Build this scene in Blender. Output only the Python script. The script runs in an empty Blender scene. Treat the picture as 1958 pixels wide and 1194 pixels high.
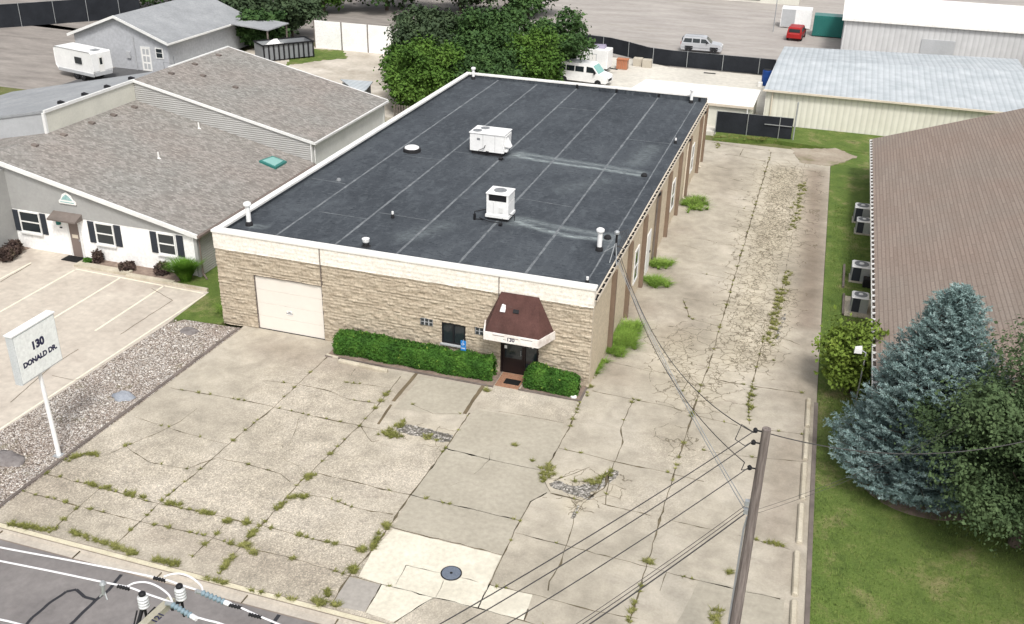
import bpy, math, random
import numpy as np
from mathutils import Vector, Matrix, noise
random.seed(7); rng = np.random.default_rng(7)
PI = math.pi
scene = bpy.context.scene
# ------------------------------------------------------------------ camera
CP = np.array([24.803, -34.999, 21.276]); YAW, PITCH, ROLL, FPX = -0.300, 0.464, -0.025, 1892.95
def cam_axes():
    f = np.array([math.sin(YAW)*math.cos(PITCH), math.cos(YAW)*math.cos(PITCH), -math.sin(PITCH)])
    r = np.array([math.cos(YAW), -math.sin(YAW), 0.0]); d = np.cross(f, r)
    c, s = math.cos(ROLL), math.sin(ROLL)
    return c*r + s*d, -s*r + c*d, f
CR, CD, CF = cam_axes()
def pl(q, ax, c):                      # survey: where the sight line of a photo point meets a plane of the site
    ray = CF + CR*(q[0]-979)/FPX + CD*(q[1]-597)/FPX
    return CP + (c-CP[ax])/ray[ax]*ray
def G(x, y, z=0.0):
    v = pl((x, y), 2, z); return (float(v[0]), float(v[1]), float(z))
cam = bpy.data.cameras.new("camera"); camo = bpy.data.objects.new("camera", cam)
scene.collection.objects.link(camo); scene.camera = camo
cam.sensor_width = 36; cam.lens = 36*FPX/1958; cam.clip_start = 0.5; cam.clip_end = 2000
m = Matrix.Identity(4)
for i in range(3):
    m[i][0] = CR[i]; m[i][1] = -CD[i]; m[i][2] = -CF[i]; m[i][3] = CP[i]
camo.matrix_world = m
# ------------------------------------------------------------------ light
SUN_EL, SUN_AZ = math.radians(54), math.radians(152)       # azimuth clockwise from +y
world = bpy.data.worlds.new("World"); scene.world = world; world.use_nodes = True
wn = world.node_tree; wn.nodes.clear()
sky = wn.nodes.new("ShaderNodeTexSky"); sky.sky_type = 'NISHITA'; sky.sun_disc = False
sky.sun_elevation = SUN_EL; sky.sun_rotation = SUN_AZ; sky.dust_density = 4.0; sky.air_density = 1.0; sky.ozone_density = 1.0
hs = wn.nodes.new("ShaderNodeHueSaturation"); hs.inputs['Saturation'].default_value = 0.22   # overcast: the cloud veil greys the sky
bg = wn.nodes.new("ShaderNodeBackground"); bg.inputs['Strength'].default_value = 0.135
wo = wn.nodes.new("ShaderNodeOutputWorld")
wn.links.new(sky.outputs[0], hs.inputs['Color']); wn.links.new(hs.outputs[0], bg.inputs['Color']); wn.links.new(bg.outputs[0], wo.inputs[0])
sun = bpy.data.lights.new("sun", 'SUN'); sun.energy = 1.7; sun.angle = math.radians(11); sun.color = (1.0, 0.965, 0.92)
suno = bpy.data.objects.new("sun", sun); scene.collection.objects.link(suno)
sd = Vector((math.sin(SUN_AZ)*math.cos(SUN_EL), math.cos(SUN_AZ)*math.cos(SUN_EL), math.sin(SUN_EL)))
suno.rotation_euler = sd.to_track_quat('Z', 'Y').to_euler()
scene.view_settings.view_transform = 'Standard'; scene.view_settings.look = 'None'
scene.view_settings.exposure = 0.47; scene.view_settings.gamma = 1.0
scene.cycles.max_bounces = 6; scene.cycles.diffuse_bounces = 3; scene.cycles.glossy_bounces = 2; scene.cycles.transmission_bounces = 2

# ------------------------------------------------------------------ material helpers
class NT:
    def __init__(s, name):
        s.m = bpy.data.materials.new(name); s.m.use_nodes = True; s.t = s.m.node_tree
        s.b = s.t.nodes["Principled BSDF"]; s.b.inputs['Specular IOR Level'].default_value = 0.25
    def n(s, kind, **kw):
        o = s.t.nodes.new(kind)
        for k, v in kw.items():
            if k in o.inputs: o.inputs[k].default_value = v
            else: setattr(o, k, v)
        return o
    def l(s, a, b): s.t.links.new(a, b)
    def pos(s, scale=(1, 1, 1), swiz=None, obj=False):
        if obj: g = s.n("ShaderNodeTexCoord").outputs['Object']
        else: g = s.n("ShaderNodeNewGeometry").outputs['Position']
        if swiz:
            sp = s.n("ShaderNodeSeparateXYZ"); cb = s.n("ShaderNodeCombineXYZ"); s.l(g, sp.inputs[0])
            for i, ch in enumerate(swiz): s.l(sp.outputs['XYZ'.index(ch)], cb.inputs[i])
            g = cb.outputs[0]
        mp = s.n("ShaderNodeMapping"); mp.inputs['Scale'].default_value = scale; s.l(g, mp.inputs[0]); return mp.outputs[0]
    def noise(s, vec, scale, detail=5, rough=.6, dist=0):
        o = s.n("ShaderNodeTexNoise"); o.inputs['Scale'].default_value = scale; o.inputs['Detail'].default_value = detail
        o.inputs['Roughness'].default_value = rough; o.inputs['Distortion'].default_value = dist; s.l(vec, o.inputs['Vector']); return o.outputs['Fac']
    def ramp(s, fac, stops):
        o = s.n("ShaderNodeValToRGB"); cr = o.color_ramp
        while len(cr.elements) < len(stops): cr.elements.new(.5)
        for e, (p, c) in zip(cr.elements, stops):
            e.position = p; e.color = (c, c, c, 1) if not hasattr(c, '__len__') else (*c, 1)
        s.l(fac, o.inputs[0]); return o.outputs[0]
    def mix(s, fac, a, b, mode='MIX'):
        o = s.n("ShaderNodeMix"); o.data_type = 'RGBA'; o.blend_type = mode
        for sock, v in ((o.inputs[0], fac), (o.inputs[6], a), (o.inputs[7], b)):
            if isinstance(v, (int, float)): sock.default_value = v
            elif isinstance(v, tuple): sock.default_value = (*v, 1)
            else: s.l(v, sock)
        return o.outputs[2]
    def math(s, op, a, b=0.0, c=0.0):
        o = s.n("ShaderNodeMath"); o.operation = op
        for i, v in enumerate((a, b, c)):
            if isinstance(v, (int, float)): o.inputs[i].default_value = v
            else: s.l(v, o.inputs[i])
        return o.outputs[0]
    def attr(s, name):
        o = s.n("ShaderNodeAttribute"); o.attribute_name = name; return o.outputs['Fac']
    def bump(s, h, strength=.3, dist=.02):
        o = s.n("ShaderNodeBump"); o.inputs['Strength'].default_value = strength; o.inputs['Distance'].default_value = dist
        s.l(h, o.inputs['Height']); s.l(o.outputs[0], s.b.inputs['Normal'])
    def done(s, col=None, rough=.9, metal=0, spec=None):
        if col is not None:
            if isinstance(col, tuple): s.b.inputs['Base Color'].default_value = (*col, 1)
            else: s.l(col, s.b.inputs['Base Color'])
        s.b.inputs['Roughness'].default_value = rough; s.b.inputs['Metallic'].default_value = metal
        if spec is not None: s.b.inputs['Specular IOR Level'].default_value = spec
        return s.m
def noisy(name, c1, c2, scale=1.5, rough=.9, metal=0, bump=0, bscale=20, obj=False, stretch=(1, 1, 1), c3=None, spec=None, fv=(.86, 1.12)):
    n = NT(name); v = n.pos(stretch, obj=obj)
    col = n.ramp(n.noise(v, scale, 6), [(.3, c1), (.7, c2)])
    f = n.noise(v, scale*9, 3)
    col = n.mix(1.0, col, n.ramp(f, [(.25, fv[0]), (.75, fv[1])]), 'MULTIPLY')
    if c3: col = n.mix(n.ramp(n.noise(v, scale*.45, 4, .7), [(.55, 0.), (.72, .8)]), col, c3)
    if bump: n.bump(n.noise(v, bscale, 3), bump)
    return n.done(col, rough, metal, spec)
MT = {}
def C(name, c, rough=.6, metal=0, v=.07, spec=None, obj=False):
    c2 = tuple(min(1, x*(1+v)) for x in c); c1 = tuple(x*(1-v) for x in c)
    MT[name] = noisy(name, c1, c2, .9, rough, metal, obj=obj, spec=spec, fv=(.94, 1.05)); return MT[name]
C('white_paint', (.78, .77, .74), .5); C('cream_paint', (.62, .55, .45), .7); C('white_metal', (.8, .8, .79), .35)
C('dark', (.012, .012, .014), .6); C('black_rubber', (.02, .02, .022), .8); C('rim', (.5, .5, .52), .35, .6)
C('glass', (.02, .026, .03), .08, spec=.6); C('grey_paint', (.42, .43, .44), .6); C('mid_grey', (.22, .23, .24), .6)
C('timber_grey', (.16, .135, .12), .9, v=.3); C('brown_pilaster', (.20, .145, .105), .85, v=.15)
C('door_brown', (.018, .012, .012), .35); C('trim_white', (.72, .72, .70), .5); C('galv', (.45, .47, .48), .4, .5)
C('blue_sign', (.02, .19, .52), .5); C('ink', (.02, .02, .06), .6); C('red_tail', (.35, .02, .02), .4)
C('blue_barrel', (.01, .05, .22), .5); C('orange_wood', (.42, .17, .09), .8); C('blk_conc', (.45, .41, .34), .9)
C('teal', (.03, .17, .15), .3); C('teal_glass', (.22, .42, .39), .2); C('taupe', (.2, .16, .14), .6)
C('shutter', (.035, .04, .05), .6); C('grey_siding', (.34, .34, .33), .7); C('beige_wall', (.6, .59, .52), .7)
C('mat_black', (.01, .01, .01), .95); C('purplish', (.3, .27, .36), .5); C('clay_tile', (.36, .21, .14), .8, v=.3)
C('blue_poly', (.19, .26, .30), .35); C('porcelain', (.70, .71, .72), .3); C('wire_white', (.75, .74, .76), .5); C('wire_dark', (.06, .057, .056), .6)
C('silver', (.55, .56, .58), .3, .35); C('amber', (.5, .2, .03), .4); C('lamp_glass', (.7, .7, .68), .15)
C('timber_strip', (.14, .11, .07), .95, v=.3)

# ---- site surfaces
def mat_lot():
    n = NT('weathered_concrete'); v = n.pos()
    big = n.noise(v, .22, 6, .65); mid = n.noise(v, 1.3, 5, .65, .3); fine = n.noise(v, 14, 4, .7)
    col = n.ramp(big, [(.30, (.32, .288, .232)), (.5, (.42, .38, .31)), (.70, (.51, .465, .39))])
    col = n.mix(1, col, n.ramp(mid, [(.3, .80), (.7, 1.13)]), 'MULTIPLY')
    col = n.mix(1, col, n.ramp(fine, [(.3, .9), (.7, 1.08)]), 'MULTIPLY')
    agg = n.attr('agg'); sp = n.n("ShaderNodeTexVoronoi"); sp.inputs['Scale'].default_value = 26; n.l(v, sp.inputs['Vector'])
    spk = n.ramp(sp.outputs['Color'], [(.0, (.50, .50, .51)), (.35, (.85, .84, .84)), (.6, (1.05, 1.03, 1.02)), (1, (1.75, 1.72, 1.68))])
    col = n.mix(n.math('MULTIPLY', agg, .85), col, n.mix(1, col, spk, 'MULTIPLY'))
    st = n.attr('stain'); col = n.mix(st, col, n.mix(1, col, (.58, .53, .51), 'MULTIPLY')); col = n.mix(n.attr('crack'), col, n.mix(1, col, (1.14, 1.12, 1.05), 'MULTIPLY'))
    # blotchy dark drip stains
    sv = n.pos((.5, 1.7, 1)); blo = n.ramp(n.noise(sv, 1.1, 6, .75, .8), [(.57, 0.), (.74, .5)])
    col = n.mix(blo, col, (.27, .23, .19))
    # alligator cracking
    cr = n.attr('crack'); wv = n.n("ShaderNodeVectorMath"); wv.operation = 'ADD'; n.l(v, wv.inputs[0])
    nz = n.n("ShaderNodeTexNoise"); nz.inputs['Scale'].default_value = 2.3; n.l(v, nz.inputs['Vector'])
    sc = n.n("ShaderNodeVectorMath"); sc.operation = 'SCALE'; sc.inputs[3].default_value = .55; n.l(nz.outputs['Color'], sc.inputs[0]); n.l(sc.outputs[0], wv.inputs[1])
    for s_, w_, lo in ((1.0, .016, .14), (2.3, .034, .46), (4.6, .065, .78)):
        vo = n.n("ShaderNodeTexVoronoi"); vo.feature = 'DISTANCE_TO_EDGE'; vo.inputs['Scale'].default_value = s_; n.l(wv.outputs[0], vo.inputs['Vector'])
        line = n.math('LESS_THAN', vo.outputs['Distance'], w_)
        gate = n.math('MULTIPLY', n.math('GREATER_THAN', n.math('ADD', cr, n.math('MULTIPLY', n.math('SUBTRACT', n.noise(v, 1.7, 3), .5), .5)), lo), .7)
        col = n.mix(n.math('MULTIPLY', line, gate), col, (.115, .095, .062))
    rv = n.n('ShaderNodeTexVoronoi'); rv.inputs['Scale'].default_value = 11; n.l(wv.outputs[0], rv.inputs['Vector']); rs_ = n.n('ShaderNodeSeparateColor'); n.l(rv.outputs['Color'], rs_.inputs[0])
    rc = n.mix(1, n.ramp(rs_.outputs[0], [(0, (.12, .11, .09)), (.45, (.27, .25, .22)), (1, (.62, .59, .54))]), n.ramp(rv.outputs['Distance'], [(.2, 1.1), (.6, .5)]), 'MULTIPLY')
    rg = n.math('GREATER_THAN', n.math('ADD', n.attr('rubble'), n.math('MULTIPLY', n.math('SUBTRACT', n.noise(v, 3.0, 4), .5), .7)), .5); col = n.mix(rg, col, rc)
    n.bump(fine, .25, .01)
    return n.done(col, .92)
def mat_new(name, c1, c2):
    return noisy(name, c1, c2, .6, .9, bump=.1)
def mat_gravel():
    n = NT('river_gravel'); v = n.pos(); vo = n.n("ShaderNodeTexVoronoi"); vo.inputs['Scale'].default_value = 20; n.l(v, vo.inputs['Vector'])
    sp = n.n("ShaderNodeSeparateColor"); n.l(vo.outputs['Color'], sp.inputs[0])
    col = n.ramp(sp.outputs[0], [(.0, (.17, .135, .11)), (.3, (.38, .33, .28)), (.6, (.54, .48, .42)), (.85, (.70, .66, .61)), (1., (.84, .82, .79))])
    col = n.mix(1, col, n.ramp(vo.outputs['Distance'], [(.25, 1.05), (.62, .45)]), 'MULTIPLY')
    col = n.mix(n.ramp(n.noise(v, .9, 6, .7), [(.56, 0.), (.72, .6)]), col, (.17, .17, .07))
    col = n.mix(n.ramp(n.noise(v, .5, 3), [(.35, .0), (.65, .45)]), col, n.mix(1, col, (.82, .70, .66), 'MULTIPLY'))
    n.bump(vo.outputs['Distance'], .9, -.04); return n.done(col, .9)
def mat_grass(name, a, b, c, s=1.1, shaded_dry=None):
    n = NT(name); v = n.pos()
    col = n.ramp(n.noise(v, s*.42, 6, .75), [(.3, a), (.52, b), (.68, c)])
    col = n.mix(n.ramp(n.noise(v, s*1.3, 5, .75), [(.52, 0.), (.7, .75)]), col, tuple(x*.55 for x in a))
    if shaded_dry: col = n.mix(n.math('MULTIPLY', n.attr('shaded_dry'), .8), col, shaded_dry)  # tree shade and drier grass mixed into the lawn colour
    col = n.mix(1, col, n.ramp(n.noise(v, 30, 3, .8), [(.25, .5), (.75, 1.5)]), 'MULTIPLY')
    n.bump(n.noise(v, 40, 2), .8, .04); return n.done(col, .95)
def mat_blocks(name, c_lo, c_mid, c_hi, swiz, w=.42, h=.2, mort=.6, bump=.4):
    n = NT(name); v = n.pos(swiz=swiz); br = n.n("ShaderNodeTexBrick")
    br.inputs['Scale'].default_value = 1; br.inputs['Brick Width'].default_value = w; br.inputs['Row Height'].default_value = h
    br.inputs['Mortar Size'].default_value = .012; br.inputs['Mortar Smooth'].default_value = .5
    br.inputs['Color1'].default_value = (*c_lo, 1); br.inputs['Color2'].default_value = (*c_hi, 1); br.inputs['Mortar'].default_value = (*[x*mort for x in c_lo], 1)
    n.l(v, br.inputs['Vector'])
    v2 = n.pos((.9, 2.6, 1), swiz=swiz)
    col = n.mix(n.ramp(n.noise(v2, 1.6, 6, .7), [(.3, .25), (.7, .8)]), br.outputs['Color'], c_mid)
    col = n.mix(1, col, n.ramp(n.noise(v, 9, 5, .75), [(.25, .72), (.75, 1.25)]), 'MULTIPLY')
    n.bump(n.noise(v, 24, 4, .8), bump, .03); return n.done(col, .92)
def mat_shingle(name, cols, swiz='XYZ', w=.30, h=.14, big=.35, sc=1.0, mor=.007, bri=.5, dk=.3, ns=12):
    n = NT(name); v = n.pos(swiz=swiz); br = n.n("ShaderNodeTexBrick"); br.offset = .5
    br.inputs['Scale'].default_value = sc; br.inputs['Brick Width'].default_value = w; br.inputs['Row Height'].default_value = h
    br.inputs['Mortar Size'].default_value = mor; br.inputs['Mortar Smooth'].default_value = .6; br.inputs['Color1'].default_value = (0, 0, 0, 1); br.inputs['Color2'].default_value = (1, 1, 1, 1)
    br.inputs['Mortar'].default_value = (.0, .0, .0, 1); br.inputs['Bias'].default_value = 0
    n.l(v, br.inputs['Vector'])
    f = n.math('ADD', n.math('MULTIPLY', br.outputs['Color'], bri), n.math('MULTIPLY', n.noise(v, ns, 4, .75), 1-bri))
    col = n.ramp(f, [(.12, cols[0]), (.4, cols[1]), (.62, cols[2]), (.85, cols[3])])
    col = n.mix(n.ramp(n.noise(v, big, 4), [(.35, 0.), (.65, .6)]), col, n.mix(1, col, (1.06, .95, .92), 'MULTIPLY'))
    col = n.mix(n.math('MULTIPLY', br.outputs['Fac'], dk), col, n.mix(1, col, (.35, .33, .32), 'MULTIPLY'))
    n.bump(f, .5, .02); return n.done(col, .95)
def mat_epdm():
    n = NT('black_membrane'); v = n.pos((1, .7, 1))
    col = n.ramp(n.noise(v, .35, 6, .62, .3), [(.3, (.038, .044, .052)), (.55, (.056, .064, .074)), (.75, (.080, .090, .10))])
    v2 = n.pos((2.2, .9, 1)); col = n.mix(n.ramp(n.noise(v2, 1.2, 7, .75, .6), [(.48, 0.), (.74, .75)]), col, (.105, .12, .132))
    v3 = n.pos((1.0, 2.4, 1)); col = n.mix(n.ramp(n.noise(v3, 2.3, 6, .8, .4), [(.56, 0.), (.72, .65)]), col, (.017, .021, .028))
    col = n.mix(1, col, n.ramp(n.noise(v, 22, 4, .8), [(.3, .8), (.7, 1.22)]), 'MULTIPLY')
    st = n.attr('stain'); g = n.math('MULTIPLY', st, n.ramp(n.noise(n.pos((1.0, 3, 1)), 2.4, 6, .75), [(.36, .1), (.62, 1.)]))
    v4 = n.pos((3.2, 7.0, 1)); col = n.mix(n.ramp(n.noise(v4, 1.0, 5, .8), [(.56, 0.), (.63, .8)]), col, (.017, .020, .026)); v5 = n.pos((1.6, 5.0, 1)); col = n.mix(n.ramp(n.noise(v5, 1.3, 5, .8, .5), [(.58, 0.), (.67, .55)]), col, (.13, .145, .158)); col = n.mix(g, col, (.36, .41, .41)); n.bump(n.noise(v, 3, 5), .25, .02)
    return n.done(col, .72, spec=.2)
def mat_leaf(name, a, b, c, sc=1.2, k=1.0):
    n = NT(name); v = n.pos()
    col = n.ramp(n.noise(v, sc, 5, .7), [(.28, a), (.5, b), (.75, c)])
    col = n.mix(1, col, n.ramp(n.noise(v, 11, 3, .7), [(.25, 1-.5*k), (.75, 1+.6*k)]), 'MULTIPLY')
    return n.done(col, .75, spec=.2)
def mat_ribbed(name, c1, c2, swiz, period=.3):
    n = NT(name); v = n.pos(swiz=swiz); w = n.n("ShaderNodeTexWave"); w.wave_type = 'BANDS'; w.bands_direction = 'X'
    w.inputs['Scale'].default_value = .314/period; n.l(v, w.inputs['Vector'])
    col = n.ramp(n.noise(v, .8, 5, .6), [(.3, c1), (.7, c2)])
    col = n.mix(1, col, n.ramp(w.outputs['Fac'], [(.0, .86), (.2, 1.), (1, 1.02)]), 'MULTIPLY')
    n.bump(w.outputs['Fac'], .6, .04); return n.done(col, .6)
M_lot = mat_lot(); M_bright = noisy('new_concrete', (.57, .535, .44), (.68, .64, .535), .7, .9, bump=.15, c3=(.47, .435, .36)); M_smooth = mat_new('smooth_concrete', (.345, .315, .255), (.41, .377, .308))
M_greyslab = mat_new('grey_concrete', (.30, .28, .255), (.37, .345, .31)); M_crack = noisy('joint_dirt', (.055, .045, .028), (.17, .14, .09), 3.0)
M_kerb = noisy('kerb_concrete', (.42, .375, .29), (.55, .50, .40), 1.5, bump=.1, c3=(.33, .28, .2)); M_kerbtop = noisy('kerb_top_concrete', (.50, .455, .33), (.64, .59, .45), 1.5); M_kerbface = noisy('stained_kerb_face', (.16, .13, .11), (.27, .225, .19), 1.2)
M_gutter = noisy('gutter_concrete', (.40, .36, .31), (.50, .455, .39), 1.2)
M_asphalt = noisy('asphalt_surface', (.165, .153, .15), (.215, .20, .193), .5, bump=.3, bscale=60, c3=(.185, .16, .15)); M_tar = C('tar', (.03, .03, .035), .6)
M_gravel = mat_gravel(); M_lawn = mat_grass('lawn_grass', (.075, .125, .024), (.115, .165, .035), (.26, .23, .11))
M_lawnR = mat_grass('right_lawn_grass', (.078, .132, .027), (.12, .175, .038), (.26, .235, .11), shaded_dry=(.115, .105, .055)); M_lawn2 = mat_grass('dry_lawn', (.10, .13, .035), (.15, .155, .06), (.21, .18, .10)); M_earth = noisy('bare_earth', (.25, .2, .15), (.40, .35, .28), .6, c3=(.16, .16, .07), bump=.4)
M_leftlot = noisy('tan_concrete', (.42, .37, .315), (.57, .515, .44), .35, c3=(.33, .275, .235), bump=.1)
M_yard = noisy('chalky_gravel', (.36, .32, .26), (.56, .51, .44), .35, c3=(.72, .67, .60), bump=.5, bscale=12)
M_backlot = noisy('pale_concrete', (.50, .475, .42), (.64, .61, .54), .25, c3=(.40, .36, .31)); M_backpave = noisy('stony_pavement', (.30, .275, .255), (.42, .39, .36), .3, c3=(.26, .24, .21), stretch=(.5, 1.6, 1))
M_oldpave = noisy('patchy_pavement', (.20, .18, .165), (.33, .30, .27), .5, c3=(.15, .135, .12), stretch=(.45, 1.6, 1)); M_drive = noisy('dark_asphalt', (.085, .085, .088), (.12, .12, .122), .6)
M_mulch = noisy('mulch', (.17, .125, .10), (.30, .235, .19), 4, bump=.5)
M_split = mat_blocks('split_face_block', (.38, .315, .235), (.45, .38, .29), (.58, .51, .40), 'XZY', h=.145, w=.36, mort=.45)
M_splitcream = mat_blocks('painted_split_block', (.74, .69, .61), (.79, .745, .67), (.84, .80, .72), 'XZY', mort=.95, bump=.15)
M_sidewall = mat_blocks('painted_side_block', (.50, .425, .32), (.54, .46, .345), (.58, .50, .38), 'YZX', mort=.9, bump=.15)
M_epdm = mat_epdm(); M_seam = noisy('seam_tape', (.085, .095, .105), (.22, .235, .245), 2.6, .7)
M_shingleR = mat_shingle('weathered_shingles', [(.12, .113, .102), (.215, .207, .19), (.29, .28, .26), (.43, .415, .39)], w=.22, h=.12, big=.22, bri=.38)
M_shingleB = mat_shingle('brown_shingles', [(.145, .118, .098), (.23, .19, .16), (.275, .231, .197), (.35, .30, .262)], swiz='YXZ', w=2.4, h=.17, big=.2, mor=.03, bri=.16, dk=.34, ns=11)
M_canopyroof = noisy('red_brown_shingles', (.06, .03, .026), (.108, .053, .046), 1.6, .95, bump=.3, bscale=15, c3=(.10, .075, .068))
M_siding = mat_ribbed('lap_siding', (.38, .375, .36), (.44, .435, .42), 'ZXY', .13); M_metalwall = mat_ribbed('ribbed_metal_wall', (.64, .62, .54), (.72, .70, .62), 'XZY', .45)
M_metalroof = mat_ribbed('ribbed_metal_roof', (.36, .395, .415), (.49, .52, .54), 'XYZ', .45); M_greyroof = noisy('grey_metal_roof', (.25, .26, .27), (.33, .34, .35), .6)
M_screen = noisy('black_screen_fabric', (.012, .014, .018), (.022, .025, .031), .8, .85); M_white_stucco = noisy('white_stucco', (.82, .81, .785), (.88, .875, .86), .9, .8, c3=(.74, .73, .70))
M_pinewood = noisy('weathered_pole_wood', (.11, .09, .08), (.27, .23, .21), 3, .9, stretch=(6, 6, .4), bump=.5)
M_hedge = mat_leaf('hedge_leaf', (.016, .05, .007), (.038, .105, .013), (.085, .18, .025), 1.6)
M_leafA = mat_leaf('maple_leaf', (.02, .046, .016), (.044, .09, .026), (.08, .145, .038), .8); M_leafB = mat_leaf('bright_leaf', (.03, .07, .012), (.065, .13, .02), (.11, .19, .032), .5)
M_leafC = mat_leaf('dusky_leaf', (.026, .045, .024), (.046, .072, .034), (.07, .10, .046), .8); M_spruce = mat_leaf('blue_spruce_needles', (.085, .14, .135), (.20, .285, .275), (.42, .52, .505), 2.2)
M_pine = mat_leaf('soft_green_leaf', (.032, .058, .024), (.062, .098, .04), (.105, .15, .062), .9, .45); M_yellow = mat_leaf('yellow_green_leaf', (.07, .115, .015), (.13, .19, .03), (.22, .28, .05), 1.5)
M_weed = mat_leaf('weed_blade', (.12, .13, .032), (.19, .195, .055), (.29, .28, .11), .9); M_weedg = mat_leaf('green_weed', (.10, .18, .025), (.17, .28, .045), (.26, .36, .08), 1.2)
M_russet = mat_leaf('russet_leaf', (.04, .028, .026), (.075, .05, .042), (.09, .075, .045), 2); M_bark = noisy('bark', (.07, .05, .04), (.13, .10, .08), 4, bump=.6)
M_rock = noisy('field_stone', (.13, .115, .11), (.26, .24, .235), 3, bump=.5); M_bluerock = noisy('blue_grey_stone', (.20, .22, .25), (.36, .38, .42), 3, bump=.5)
M_dirtroof = noisy('white_roof_coating', (.78, .76, .72), (.86, .845, .81), .5)

# ------------------------------------------------------------------ mesh helpers
COL = scene.collection; OFF = {}
def tag(o, label=None, cat=None, group=None, kind=None):
    if label: o['label'] = label
    if cat: o['category'] = cat
    if group: o['group'] = group
    if kind: o['kind'] = kind
    return o
def thing(name, label, cat, loc=(0, 0, 0), group=None):
    o = bpy.data.objects.new(name, None); o.empty_display_size = .3; COL.objects.link(o); o.location = loc; OFF[o.name] = Vector(loc)
    return tag(o, label, cat, group)
class MB:
    def __init__(s): s.v = []; s.f = []; s.mi = []; s.cur = 0
    def mat(s, i): s.cur = i; return s
    def quad(s, *p):
        b = len(s.v); s.v += [tuple(q) for q in p]; s.f.append(tuple(range(b, b+len(p)))); s.mi.append(s.cur); return s
    def hexa(s, p):                     # 8 points: 0-3 bottom ccw, 4-7 top
        b = len(s.v); s.v += [tuple(q) for q in p]
        for f in ((3, 2, 1, 0), (4, 5, 6, 7), (0, 1, 5, 4), (1, 2, 6, 5), (2, 3, 7, 6), (3, 0, 4, 7)):
            s.f.append(tuple(b+i for i in f)); s.mi.append(s.cur)
        return s
    def box(s, x0, y0, z0, x1, y1, z1, bev=0):
        x0, x1 = sorted((x0, x1)); y0, y1 = sorted((y0, y1)); z0, z1 = sorted((z0, z1)); b = min(bev, (x1-x0)*.45, (y1-y0)*.45)
        if b <= 0: return s.hexa([(x0, y0, z0), (x1, y0, z0), (x1, y1, z0), (x0, y1, z0), (x0, y0, z1), (x1, y0, z1), (x1, y1, z1), (x0, y1, z1)])
        ring = lambda d, z: [(x0+d+b, y0+d, z), (x1-d-b, y0+d, z), (x1-d, y0+d+b, z), (x1-d, y1-d-b, z), (x1-d-b, y1-d, z), (x0+d+b, y1-d, z), (x0+d, y1-d-b, z), (x0+d, y0+d+b, z)]
        s.loft([ring(0, z0), ring(0, z1-b), ring(b*.9, z1)]); return s
    def loft(s, rings, cap=True):
        b = len(s.v); n = len(rings[0])
        for r in rings: s.v += [tuple(q) for q in r]
        for k in range(len(rings)-1):
            for i in range(n):
                j = (i+1) % n; s.f.append((b+k*n+i, b+k*n+j, b+(k+1)*n+j, b+(k+1)*n+i)); s.mi.append(s.cur)
        if cap:
            s.f.append(tuple(b+i for i in reversed(range(n)))); s.mi.append(s.cur)
            s.f.append(tuple(b+(len(rings)-1)*n+i for i in range(n))); s.mi.append(s.cur)
        return s
    def prism(s, poly, z0, z1):
        a = sum(poly[i][0]*poly[(i+1) % len(poly)][1]-poly[(i+1) % len(poly)][0]*poly[i][1] for i in range(len(poly)))
        if a < 0: poly = poly[::-1]
        return s.loft([[(p[0], p[1], z0) for p in poly], [(p[0], p[1], z1) for p in poly]])
    def tube(s, path, r, n=8, cap=True):
        P = [Vector(p) for p in path]; R = r if hasattr(r, '__len__') else [r]*len(P); rings = []
        up = None
        for i, p in enumerate(P):
            t = (P[min(i+1, len(P)-1)]-P[max(i-1, 0)]).normalized()
            if up is None: up = Vector((0, 0, 1)) if abs(t.z) < .9 else Vector((1, 0, 0))
            a = t.cross(up).normalized(); b_ = a.cross(t)
            rings.append([p+a*R[i]*math.cos(2*PI*k/n)+b_*R[i]*math.sin(2*PI*k/n) for k in range(n)])
        return s.loft(rings, cap)
    def lathe(s, c, prof, n=16):        # prof: (r, z)
        return s.loft([[(c[0]+r*math.cos(2*PI*k/n), c[1]+r*math.sin(2*PI*k/n), c[2]+z) for k in range(n)] for r, z in prof])
    def build(s, name, mats, parent=None, smooth=False):
        me = bpy.data.meshes.new(name); off = Vector((0, 0, 0))
        if parent is not None:
            p = parent
            while p.parent: p = p.parent
            off = OFF.get(p.name, Vector((0, 0, 0)))
        vv = [tuple(Vector(q)-off) for q in s.v] if off.length else s.v
        me.from_pydata(vv, [], s.f)
        for m_ in (mats if isinstance(mats, (list, tuple)) else [mats]): me.materials.append(m_)
        me.polygons.foreach_set('material_index', s.mi)
        if smooth: me.polygons.foreach_set('use_smooth', [True]*len(s.f))
        me.update(); o = bpy.data.objects.new(name, me); COL.objects.link(o)
        if parent is not None: o.parent = parent
        return o
def npmesh(name, V, F4, mats, parent=None, mi=None, smooth=False, off=None):
    me = bpy.data.meshes.new(name); V = np.asarray(V, dtype=np.float32); F4 = np.asarray(F4, dtype=np.int32)
    if parent is not None:
        p = parent
        while p.parent: p = p.parent
        o_ = OFF.get(p.name, Vector((0, 0, 0))); V = V-np.array(o_, dtype=np.float32)
    k = F4.shape[1]; me.vertices.add(len(V)); me.vertices.foreach_set('co', V.ravel())
    me.loops.add(F4.size); me.loops.foreach_set('vertex_index', F4.ravel())
    me.polygons.add(len(F4)); me.polygons.foreach_set('loop_start', np.arange(0, F4.size, k, dtype=np.int32))
    for m_ in (mats if isinstance(mats, (list, tuple)) else [mats]): me.materials.append(m_)
    if mi is not None: me.polygons.foreach_set('material_index', np.asarray(mi, dtype=np.int32))
    if smooth: me.polygons.foreach_set('use_smooth', np.ones(len(F4), dtype=bool))
    me.update(calc_edges=True); me.validate(); o = bpy.data.objects.new(name, me); COL.objects.link(o)
    if parent is not None: o.parent = parent
    return o
def struct(o): o['kind'] = 'structure'; return o
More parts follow.
